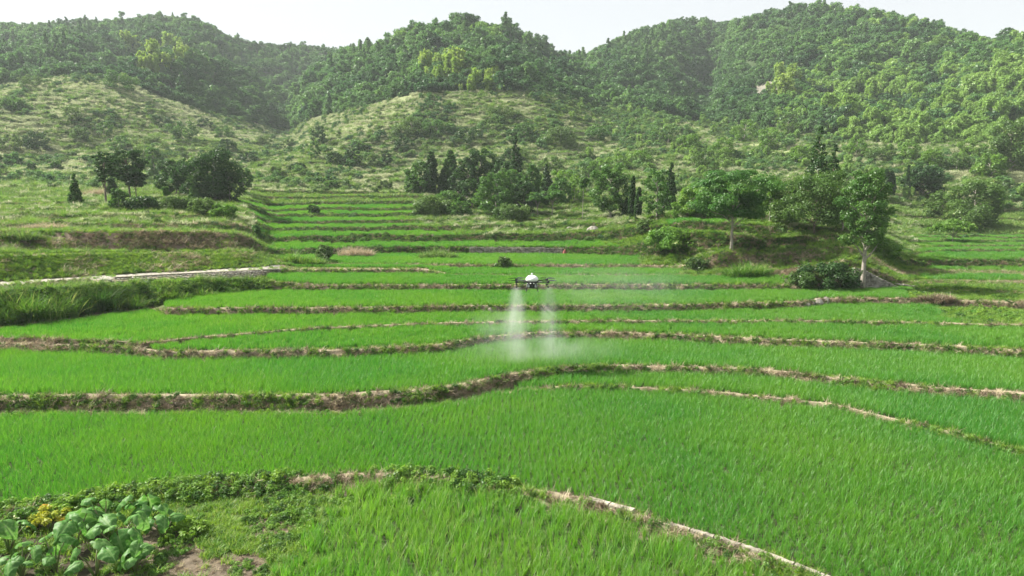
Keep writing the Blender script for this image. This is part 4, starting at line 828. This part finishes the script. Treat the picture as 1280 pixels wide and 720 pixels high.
# grass hummocks
def hummock(px, base, top, wpx, mat, label, seed, name='grass_hummock'):
    q = ground_hit(px, base); D = q.y; h = (base-top)/F*D; w = wpx/F*D; parts = []
    g = np.random.default_rng(seed)
    for i in range(22):
        x = g.uniform(-.42, .42)*w; y = g.uniform(-.3, .3)*w*.6; v, f, t = blades(46, h*g.uniform(.75, 1.05)*math.sqrt(max(.2, 1-(2*x/w)**2)), .06, w*.08, .45, .7, 4, seed*50+i); v[:, 0] += x; v[:, 1] += y; parts.append((v, f, t))
    v, f, t = join(parts); o = obj(name, mesh_np(name, v, f, M[mat], tint=t), None, q); tag(o, label, 'grass clump'); return o
hummock(935, 348, 316, 60, 'weed', 'big arching grass hummock at the foot of the spreading tree', 1)
hummock(550, 324, 304, 60, 'hill_green', 'straw tipped grass hummock on the bund in the middle', 2)
hummock(445, 322, 300, 50, 'dry', 'pale straw coloured grass hummock left of the middle one', 3)
hummock(368, 332, 307, 44, 'weed', 'rounded green grass hummock beside the end of the footpath', 4)
hummock(390, 334, 312, 40, 'weed', 'second green hummock right of the footpath end', 5)
for i_, (px_, pb_, pt_) in enumerate(((50, 404, 362), (100, 394, 360), (160, 388, 357), (185, 384, 358), (215, 376, 355), (5, 408, 372), (250, 372, 354), (285, 369, 353))):
    hummock(px_, pb_, pt_, 44, 'weed_dark' if i_ % 2 else 'weed', 'drooping cane grass clump on the tall left bank, %s' % ('near its left end', 'below the second big hummock', 'in its middle', 'right of the middle', 'where the bank starts to narrow', 'at the very left edge', 'on its narrow part', 'near its right end')[i_], 30+i_)
hummock(28, 400, 348, 60, 'weed', 'large arching cane grass hummock at the left edge of the paddies', 6)
hummock(72, 398, 350, 60, 'weed', 'arching grass hummock second from the left on the tall bank', 7)
hummock(130, 388, 346, 50, 'weed_dark', 'dark green hummock in the middle of the tall left bank', 8)
hummock(120, 246, 228, 40, 'dry', 'pale straw grass under the leftmost knoll tree', 9)
hummock(218, 240, 224, 30, 'dry', 'pale straw grass between the knoll trees', 10)
hummock(60, 288, 272, 60, 'dry', 'dry plumed grass on the upper left terrace edge', 11)
hummock(25, 300, 280, 50, 'hill_green', 'tall plumed grass at the left edge above the bank', 12)
hummock(1255, 374, 362, 40, 'weed_dark', 'dark grassy hummock on the right verge', 13)
hummock(1170, 378, 360, 46, 'brown', 'brown twiggy hummock at the start of the right verge', 14)

# ------------------------------------------------------------------ stone walls
def stone_block(mb, c, d, g):
    V = []
    for z in (-1, 1):
        for x, y in ((-1, -1), (1, -1), (1, 1), (-1, 1)):
            V.append((c[0]+x*d[0]/2*g.uniform(.75, 1), c[1]+y*d[1]/2*g.uniform(.8, 1), c[2]+z*d[2]/2*g.uniform(.75, 1)))
    mb.add(V, [(3, 2, 1, 0), (4, 5, 6, 7), (0, 1, 5, 4), (1, 2, 6, 5), (2, 3, 7, 6), (3, 0, 4, 7)])
def wall_from(row_lo, row_hi, p0, p1, label, sz=.26):
    g = random.Random(5); mb = MB(); cap = MB()
    cidx = [i for i in range(nc) if p0 <= cols[i] <= p1]
    lo = P[row_lo][cidx]; hi = P[row_hi][cidx]
    xs = np.arange(lo[0, 0], lo[-1, 0], sz*.9)
    for x in xs:
        bz = np.interp(x, lo[:, 0], lo[:, 2]); by = np.interp(x, lo[:, 0], lo[:, 1]); tz = np.interp(x, hi[:, 0], hi[:, 2]); ty = np.interp(x, hi[:, 0], hi[:, 1])
        z = bz-.1
        while z < tz-.03:
            hh = g.uniform(.6, 1.1)*sz*.8; hh = min(hh, tz-z+.04); t = (z-bz)/max(tz-bz, .1)
            stone_block(mb, (x+g.uniform(-.04, .04), by+(ty-by)*t*.55-.17+g.uniform(-.05, .05), z+hh/2), (sz*g.uniform(.75, 1.1), .4, hh*.92), g); z += hh
    e = empty('stone_wall', (0, 0, 0)); tag(e, label, 'stone wall')
    o = mb.build('stone', M['stone'], e); o['kind'] = 'stuff'
    for k in range(0, len(xs)-4, 4):
        x0, x1 = xs[k], xs[k+4]; xm = (x0+x1)/2
        z = np.interp(xm, hi[:, 0], hi[:, 2]); z0 = np.interp(x0, hi[:, 0], hi[:, 2]); z1 = np.interp(x1, hi[:, 0], hi[:, 2]); y = np.interp(xm, hi[:, 0], hi[:, 1]); y0 = np.interp(x0, hi[:, 0], hi[:, 1]); y1 = np.interp(x1, hi[:, 0], hi[:, 1])
        M3 = Matrix(((1, 0, 0), (0, 1, 0), (0, 0, 1))); dx = Vector((x1-x0, y1-y0, z1-z0)); L_ = dx.length; dx.normalize(); up_ = Vector((0, 0, 1)); fy = up_.cross(dx).normalized(); uz = dx.cross(fy)
        M3 = Matrix((dx, fy, uz)).transposed(); cap.box((xm, y+.08, z+.05), (L_*.96, .42*g.uniform(.85, 1.1), .1), M=M3)
    o = cap.build('capstone', M['concrete'], e); o['kind'] = 'stuff'
    return e
def rows_of(kind, fid):
    r = np.where((kinds == kind) & (fids == fid))[0]; return r[0], r[-1]+1
a, b = rows_of('bank', 7); wall_from(a, b, 118, 350, 'long low stone wall carrying the footpath on the left embankment')
a, b = rows_of('bank', 9); wall_from(a, b, 585, 704, 'grey stone facing under the upper terrace behind the drone', .34)
a, b = rows_of('bank', 6); wall_from(a, b, 1066, 1128, 'short dark stone wall descending right behind the tall tree trunk', .3)
# concrete bund slabs near
e = empty('concrete_bund', (0, 0, 0)); tag(e, 'pale cracked concrete strip along the edge of the nearest paddy', 'concrete edging')
a, b = rows_of('path', 0); pm = (P[a]+P[b])/2
def at_px(px): return Vector([float(np.interp(px, cols, pm[:, k])) for k in range(3)])
for s0, s1 in ((736, 762), (763, 792), (838, 862), (864, 892), (894, 925), (927, 958), (960, 992), (994, 1030), (1032, 1072)):
    p0 = at_px(s0); p1 = at_px(s1); d = p1-p0; L_ = d.length; d.normalize(); fy = Vector((0, 0, 1)).cross(d).normalized(); uz = d.cross(fy)
    g = random.Random(s0); mb = MB(); nS_ = 6; V = []
    for k in range(nS_+1):
        t = k/nS_; c = p0+d*(L_*t)+fy*g.uniform(-.02, .02); wv = (.14 if s0 < 800 else .085)*g.uniform(.85, 1.1); zt_ = .11+g.uniform(-.012, .012)
        V += [c-fy*wv-uz*.12, c-fy*wv*.92+uz*(zt_-.02), c-fy*wv*.7+uz*zt_, c+fy*wv*.7+uz*zt_, c+fy*wv*.92+uz*(zt_-.02), c+fy*wv-uz*.12]
    Fc = []
    for k in range(nS_):
        for j in range(5): Fc.append((k*6+j, k*6+j+1, k*6+6+j+1, k*6+6+j))
    Fc += [(5, 4, 3, 2, 1, 0), tuple(nS_*6+j for j in range(6))]
    mb.add(V, Fc); mb.build('slab', M['concrete'], e)
# broken slab ramp at right wall end and rocks
def rock(px, py_, sz, label, mat='rock', seed=0):
    g = np.random.default_rng(seed); q = ground_hit(px, py_); mb = MB(); V = []
    n = 9
    for i, z in enumerate((-.3, .0, .35, .6)):
        for k in range(n):
            a = 2*math.pi*k/n; r = sz[0]/2*(1, 1.05, .8, .35)[i]*g.uniform(.8, 1.15); V.append((r*math.cos(a), r*math.sin(a)*.7, z*sz[1]*g.uniform(.9, 1.1)))
    Fc = [(i*n+k, i*n+(k+1) % n, (i+1)*n+(k+1) % n, (i+1)*n+k) for i in range(3) for k in range(n)]+[tuple(3*n+k for k in range(n))]
    mb.add(V, Fc); o = mb.build('rock', M[mat]); o.location = q; tag(o, label, 'rock'); return o
rock(613, 389, (.55, .5), 'small white rock on the bund below the drone', seed=1)
rock(741, 289, (2.2, 1.3), 'grey rock face on the green bank below the loose tree', 'stone', 2)
rock(712, 287, (1.5, .8), 'brown rock patch on the bank left of the grey rock face', 'stone', 3)
rock(1008, 381, (.8, .4), 'pale heap of stones collapsed on the bund', 'rock', 4)
rock(1022, 378, (1.0, .6), 'upper pale stone of the collapsed heap', 'rock', 5)
rock(1015, 381, (.6, .5), 'middle stone of the collapsed heap', 'stone', 15)
rock(1032, 376, (.7, .6), 'rightmost stone of the collapsed heap', 'rock', 16)
rock(148, 468, (.5, .25), 'flat pale stone on the bare corner of the broad paddy', 'rock', 6)
o = rock(706, 320, (.7, 1.5), 'small red bundle against the end of the grey stone facing', 'red', 9); o.name = 'red_bundle'; o['category'] = 'bundle'
q = ground_hit(1137, 359); sl_ = MB()
for k, (dx, dy, L_, w_) in enumerate(((-.7, .5, 1.5, 1.0), (.5, -.1, 1.5, .9), (1.7, -.6, 1.4, .8))):
    pass
e = empty('stone_ramp', q); tag(e, 'pale stone ramp leading down from the stone wall to the verge', 'ramp')
for k in range(4):
    m_ = MB(); m_.box((-1.1+k*.85, .45-k*.3, .32-k*.1), (.84, 1.0, .14), M=Matrix.Rotation(-.3, 3, 'Z') @ Matrix.Rotation(.16, 3, 'Y')); m_.build('slab', M['rock'], e)

# ------------------------------------------------------------------ taro
def taro_leaf(Lf, g):
    V = []; Fc = []; nu, nv = 12, 12; T_ = []
    for i in range(nu+1):
        t = i/nu
        y = (t-.28)*Lf; hw = Lf*.43*max(math.sin(math.pi*min(t**.8*.93+.06, 1)), 0)**.75*(1.1-.3*t)*(1+.05*math.sin(t*23))
        for j in range(nv+1):
            s = j/nv*2-1; s = math.copysign(abs(s)**1.15, s); notch = .28*Lf*max(0, 1-abs(s)*2.6)*(1 if t < .28 else 0)*(1-t/.28)
            x = s*hw; z = -.16*Lf*abs(s)**1.6-.22*Lf*(t-.3)**2*1.6+.035*Lf*math.sin(17*t+abs(s)*4)*abs(s)+.05*Lf*abs(math.sin(s*3.14*1.0))
            V.append((x, y+notch, z))
    for i in range(nu):
        for j in range(nv):
            a = i*(nv+1)+j; Fc.append((a, a+1, a+nv+2, a+nv+1)); T_.append((.85 if abs(j-5.5) < .6 else (.62 if (i*1+int(abs(j-5.5)*.7)) % 3 == 0 else .1))+.12*g.random())
    return mesh_np('leaf', V, Fc, M['taro'], tint=T_, smoothf=True)
leafs = [taro_leaf(1.0, random.Random(i)) for i in range(3)]
tg = random.Random(4)
taros = [(132, 672, 1.15, 'taro plant with the tallest broad leaves before the dark weeds'), (188, 662, 1.2, 'taro plant with upright round leaves at the right of the patch'), (205, 676, 1.0, 'taro plant with drooping leaf tips over the bare soil'),
         (95, 690, 1.1, 'taro plant left of the middle of the patch'), (150, 700, 1.15, 'taro plant in the middle front of the patch'), (70, 716, 1.0, 'taro plant at the bottom left front'), (120, 722, 1.05, 'taro plant at the bottom edge of the patch'), (12, 690, .95, 'taro plant by the left edge of the picture'), (170, 716, .9, 'low taro plant next to the bare soil'), (28, 722, .9, 'small taro plant in the bottom left corner'), (110, 668, .9, 'taro plant behind and left of the tallest one')]
for px, py_, s, lab in taros:
    s *= 1.08
    q = ground_hit(px, py_); q.z -= .02; e = empty('taro_plant', q, 0); tag(e, lab, 'taro plant', 'taro patch in the corner')
    n = tg.randint(5, 7); a0 = tg.random()*6.28
    for i in range(n):
        a = a0+i*2.4; hh = s*tg.uniform(.55, 1.0); out = s*tg.uniform(.15, .55); Lf = s*tg.uniform(.3, .68)
        tip = Vector((out*math.cos(a), out*math.sin(a), hh))
        st_ = MB(); st_.tube([(0, 0, 0), (tip.x*.4, tip.y*.4, hh*.6), tip], [.028, .022, .012], 6); lo = obj('leaf', leafs[i % 3], e)
        lo.location = tip; lo.rotation_euler = (tg.uniform(-1.15, .1), tg.uniform(-.5, .5), a-math.pi/2+tg.uniform(-.4, .4)); lo.scale = (Lf*tg.uniform(.9, 1.1), Lf, Lf)
        st_.build('stalk', M['stem'], e, True)
# yellowing shrub
def small_shrub(px, py_, h, w, mat, label, seed, ls=.07):
    g = np.random.default_rng(seed); q = ground_hit(px, py_); e = empty('shrub', q); tag(e, label, 'shrub'); k = 26
    a = g.random(k)*6.28; r = w/2*np.sqrt(g.random(k)); z = h*g.uniform(.3, 1, k)*(1-.5*(2*r/w)**2)
    c = np.stack([r*np.cos(a), r*np.sin(a), z], -1); v, f, t = leafcloud(c, 70, ls, g, .8, np.tile((w*.11, w*.11, w*.08), (k, 1)))
    obj('foliage', mesh_np('foliage', v, f, M[mat], tint=t), e); tb = MB()
    for i in range(0, k, 2): tb.tube([(0, 0, -.05), tuple(c[i]*np.array([.4, .4, .6])), tuple(c[i])], [.015, .01, .004], 4)
    tb.build('branch', M['bark'], e); return e
small_shrub(62, 662, .8, 1.3, 'yellow', 'yellowing leafy shrub beside the taro patch', 1)
small_shrub(82, 648, .7, 1.3, 'weed_lime', 'lime green shrub behind the yellowing one', 2)
small_shrub(28, 662, .7, 1.2, 'weed', 'pale green shrub left of the yellowing one', 3)
small_shrub(232, 668, .5, 1.3, 'weed_lime', 'low lime green shrub right of the taro patch', 5)

# ------------------------------------------------------------------ drone
FX_ = (665-640)/F; DD = 42.0; bz = (360-350)/F
dz = ZC+slope_of(351)*DD
dr = empty('spraying_drone', (FX_*DD/(cs+bz*sn), DD, dz), 0); tag(dr, 'white and black crop spraying drone hovering over the paddies', 'drone')
m = MB(); m.lathe([(.0, .36), (.12, .35), (.25, .3), (.36, .2), (.4, .1), (.37, .02), (.3, -.03)][::-1], 20, sy=1.15); m.build('canopy', M['white_plastic'], dr, True)
m = MB(); m.tube([(0, 0, .34), (0, 0, .42)], [.05, .03], 10); m.lathe([(.06, .42), (.075, .45), (.04, .48)], 12); m.build('antenna', M['grey_plastic'], dr)
m = MB(); m.box((0, 0, -.06), (.62, .8, .08)); m.box((0, 0, -.14), (.42, .6, .1)); m.build('frame', M['carbon'], dr)
m = MB(); m.lathe([(.1, -.46), (.2, -.44), (.23, -.36), (.22, -.2), (.12, -.18)], 16, sy=1.4); m.build('tank', M['carbon'], dr, True)
for sx in (-1, 1):
    m = MB(); m.box((sx*.24, -.12, -.26), (.17, .34, .22), taper=.85); m.build('pump_box', M['grey_plastic'], dr)
    m = MB(); m.tube([(sx*.25, .3, -.12), (sx*.34, .34, -.58), (sx*.36, .34, -.62)], [.022]*3, 6); m.tube([(sx*.25, -.3, -.12), (sx*.34, -.34, -.58), (sx*.36, -.34, -.62)], [.022]*3, 6)
    m.tube([(sx*.36, -.5, -.62), (sx*.36, .5, -.62)], [.022]*2, 6); m.build('landing_leg', M['carbon'], dr)
    m = MB(); m.lathe([(.035, -.03), (.05, .0), (.035, .03)], 10, c=(sx*.1, -.42, -.12)); m.build('lamp', M['white_plastic'], dr)
ag = random.Random(2)
noz = []
for sx in (-1, 1):
    for sy in (-1, 1):
        ex, ey = sx*.96, sy*.72
        m = MB(); m.tube([(sx*.25, sy*.3, -.05), (sx*.6, sy*.52, -.02), (ex, ey, 0)], [.045, .04, .034], 8); m.build('arm', M['carbon'], dr)
        mt = MB(); mt.lathe([(.07, -.09), (.085, -.06), (.085, .03), (.05, .06)], 14, c=(ex, ey, .02)); mo = mt.build('motor', M['dark_metal'], dr, True)
        for k, zz_ in ((0, .1), (1, .1)):
            an = ag.uniform(-.35, .35) if k == 0 else an+math.pi
            pb = MB(); V = []
            for i in range(9):
                t = i/8; r = .04+t*.52; wd = .085*math.sin(math.pi*min(.18+t*.75, 1)); tw_ = .35*(1-t)+.08
                cx = ex+r*math.cos(an); cyy = ey+r*math.sin(an); nx, ny = -math.sin(an), math.cos(an)
                for s in (-1, 1):
                    for th in (-.006, .006): V.append((cx+nx*wd*s, cyy+ny*wd*s, zz_+wd*s*math.sin(tw_)+th))
            Fc = []
            for i in range(8):
                o_ = i*4; p_ = o_+4; Fc += [(o_, p_, p_+2, o_+2), (o_+1, o_+3, p_+3, p_+1), (o_, o_+1, p_+1, p_), (o_+2, p_+2, p_+3, o_+3)]
            Fc += [(0, 2, 3, 1), (32, 33, 35, 34)]
            pb.add(V, Fc); pb.build('propeller_blade', M['carbon'], mo)
        nm = MB(); nm.tube([(ex, ey, -.06), (ex, ey, -.26)], [.014, .014], 6); nm.lathe([(.02, -.36), (.06, -.34), (.05, -.28), (.02, -.26)], 12, c=(ex, ey, 0)); nm.build('spray_nozzle', M['dark_metal'], dr)

# ------------------------------------------------------------------ mist
def mist_mat(name, dens, nscale, top, bottom, H):
    m = bpy.data.materials.new(name); m.use_nodes = True; t = m.node_tree; t.nodes.clear(); L = t.links.new
    out = N(t, 'ShaderNodeOutputMaterial'); v = N(t, 'ShaderNodeVolumePrincipled'); v.inputs['Color'].default_value = (.97, .98, 1, 1); v.inputs['Anisotropy'].default_value = .2
    tc = N(t, 'ShaderNodeTexCoord'); mp = N(t, 'ShaderNodeMapping'); mp.inputs['Scale'].default_value = nscale; L(tc.outputs['Object'], mp.inputs['Vector'])
    nz = N(t, 'ShaderNodeTexNoise'); nz.inputs['Scale'].default_value = 1; nz.inputs['Detail'].default_value = 3; L(mp.outputs[0], nz.inputs['Vector'])
    mr = N(t, 'ShaderNodeMapRange'); mr.inputs[1].default_value = .35; mr.inputs[2].default_value = .7; L(nz.outputs['Fac'], mr.inputs[0])
    sx = N(t, 'ShaderNodeSeparateXYZ'); L(tc.outputs['Object'], sx.inputs[0])
    mz = N(t, 'ShaderNodeMapRange'); mz.inputs[1].default_value = 0; mz.inputs[2].default_value = H; mz.inputs[3].default_value = bottom; mz.inputs[4].default_value = top; L(sx.outputs['Z'], mz.inputs[0])
    # fade towards the outline: per-height radius stored by shape -> use r/R(z) with linear R
    return m, t, L, out, v, mr, mz, sx
def plume(loc, H, r0, r1, dens, label, drift=(0, 0), top=1.0, bottom=.45):
    m, t, L, out, v, mr, mz, sx = mist_mat('fine_mist', dens, (2.2, 2.2, .7), top, bottom, H)
    dx, dy = drift
    # axis shifts with height: x - dx*(H-z)/H
    def math_(op, a, b_=None):
        n = N(t, 'ShaderNodeMath', operation=op)
        for i, q_ in enumerate((a, b_)):
            if q_ is None: continue
            if isinstance(q_, (int, float)): n.inputs[i].default_value = q_
            else: L(q_, n.inputs[i])
        return n.outputs[0]
    f = math_('SUBTRACT', 1.0, math_('DIVIDE', sx.outputs['Z'], H))
    xx = math_('SUBTRACT', sx.outputs['X'], math_('MULTIPLY', f, dx)); yy = math_('SUBTRACT', sx.outputs['Y'], math_('MULTIPLY', f, dy))
    rr = math_('SQRT', math_('ADD', math_('MULTIPLY', xx, xx), math_('MULTIPLY', yy, yy)))
    Rz = math_('ADD', r0, math_('MULTIPLY', math_('POWER', f, .6), r1-r0))
    ed = math_('SUBTRACT', 1.0, math_('DIVIDE', rr, Rz)); ed = math_('MAXIMUM', ed, 0.0)
    ed = math_('POWER', ed, 1.5)
    dn = math_('MULTIPLY', math_('MULTIPLY', math_('MULTIPLY', ed, math_('ADD', mr.outputs[0], .35)), mz.outputs[0]), dens)
    L(dn, v.inputs['Density']); L(v.outputs[0], out.inputs['Volume'])
    prof = []; n = 14
    for i in range(n+1):
        fz = 1-i/n; prof.append((r0+(r1-r0)*fz**.6, i/n*H, fz))
    mb = MB(); k = 20; V = [(dx*fz+r*math.cos(2*math.pi*j/k), dy*fz+r*math.sin(2*math.pi*j/k), z) for r, z, fz in prof for j in range(k)]
    Fc = [(i*k+j, i*k+(j+1) % k, (i+1)*k+(j+1) % k, (i+1)*k+j) for i in range(n) for j in range(k)]+[tuple(range(k-1, -1, -1)), tuple(n*k+j for j in range(k))]
    mb.add(V, Fc); o = mb.build('spray_mist', m); o.location = loc; tag(o, label, kind='stuff'); return o
x0, y0 = dr.location.x, dr.location.y
Hh = dz-.34-1.15
plume((x0-.96, y0-.45, 1.15), Hh, .32, 1.35, .95, 'column of white spray mist falling from the left rotors', (-.1, .1), bottom=.1)
plume((x0+.96, y0-.45, 1.15), Hh, .32, 1.35, .75, 'column of white spray mist falling from the right rotors', (.35, .1), bottom=.05)
def cloud_mist(c, r, dens, label, ns):
    m, t, L, out, v, mr, mz, sx = mist_mat('drifting_mist', dens, ns, 1, 1, 1)
    vm = N(t, 'ShaderNodeTexCoord'); dv = N(t, 'ShaderNodeVectorMath', operation='DIVIDE'); dv.inputs[1].default_value = r; L(vm.outputs['Object'], dv.inputs[0])
    ln = N(t, 'ShaderNodeVectorMath', operation='LENGTH'); L(dv.outputs[0], ln.inputs[0])
    s = N(t, 'ShaderNodeMapRange', interpolation_type='SMOOTHSTEP'); s.inputs[1].default_value = .15; s.inputs[2].default_value = 1; s.inputs[3].default_value = dens; s.inputs[4].default_value = 0; L(ln.outputs['Value'], s.inputs[0])
    mu = N(t, 'ShaderNodeMath', operation='MULTIPLY'); L(s.outputs[0], mu.inputs[0]); L(mr.outputs[0], mu.inputs[1]); L(mu.outputs[0], v.inputs['Density']); L(v.outputs[0], out.inputs['Volume'])
    mb = MB(); mb.lathe([(.02, -1)]+[(math.cos(a), math.sin(a)) for a in np.linspace(-1.4, 1.4, 11)]+[(.02, 1)], 20)
    mb.v = [(x*r[0], y*r[1], z*r[2]) for x, y, z in mb.v]; o = mb.build('spray_mist', m); o.location = c; tag(o, label, kind='stuff'); return o
cloud_mist((x0+.6, y0+.6, 1.7), (7, 3.6, 1.2), .085, 'thin mist spreading over the paddy under the drone', (.7, .7, 1.2))
cloud_mist((x0-1.9, y0+4.5, 2.6), (3.2, 3.0, 1.5), .09, 'faint mist drifting left behind the falling spray', (.8, .8, 1.2))
cloud_mist((x0+7, y0+14, 4.2), (10, 8, 2.6), .022, 'very faint mist drifting right over the farther paddies', (.4, .4, .8))

# ------------------------------------------------------------------ haze
hm = bpy.data.materials.new('air'); hm.use_nodes = True; t = hm.node_tree; t.nodes.clear()
out = N(t, 'ShaderNodeOutputMaterial'); v = N(t, 'ShaderNodeVolumePrincipled'); v.inputs['Color'].default_value = (.88, .95, 1, 1); v.inputs['Density'].default_value = .00017; v.inputs['Anisotropy'].default_value = .1
t.links.new(v.outputs[0], out.inputs['Volume'])
mb = MB(); mb.box((0, 450, 130), (3600, 1300, 264)); o = mb.build('haze', hm); tag(o, 'thin summer haze filling the valley', kind='stuff')
print('TREES', TREES, 'faces', sum(len(m_.polygons) for m_ in bpy.data.meshes), 'zmax', P[..., 2].max(), 'xmax', abs(P[..., 0]).max(), P[..., 1].max())
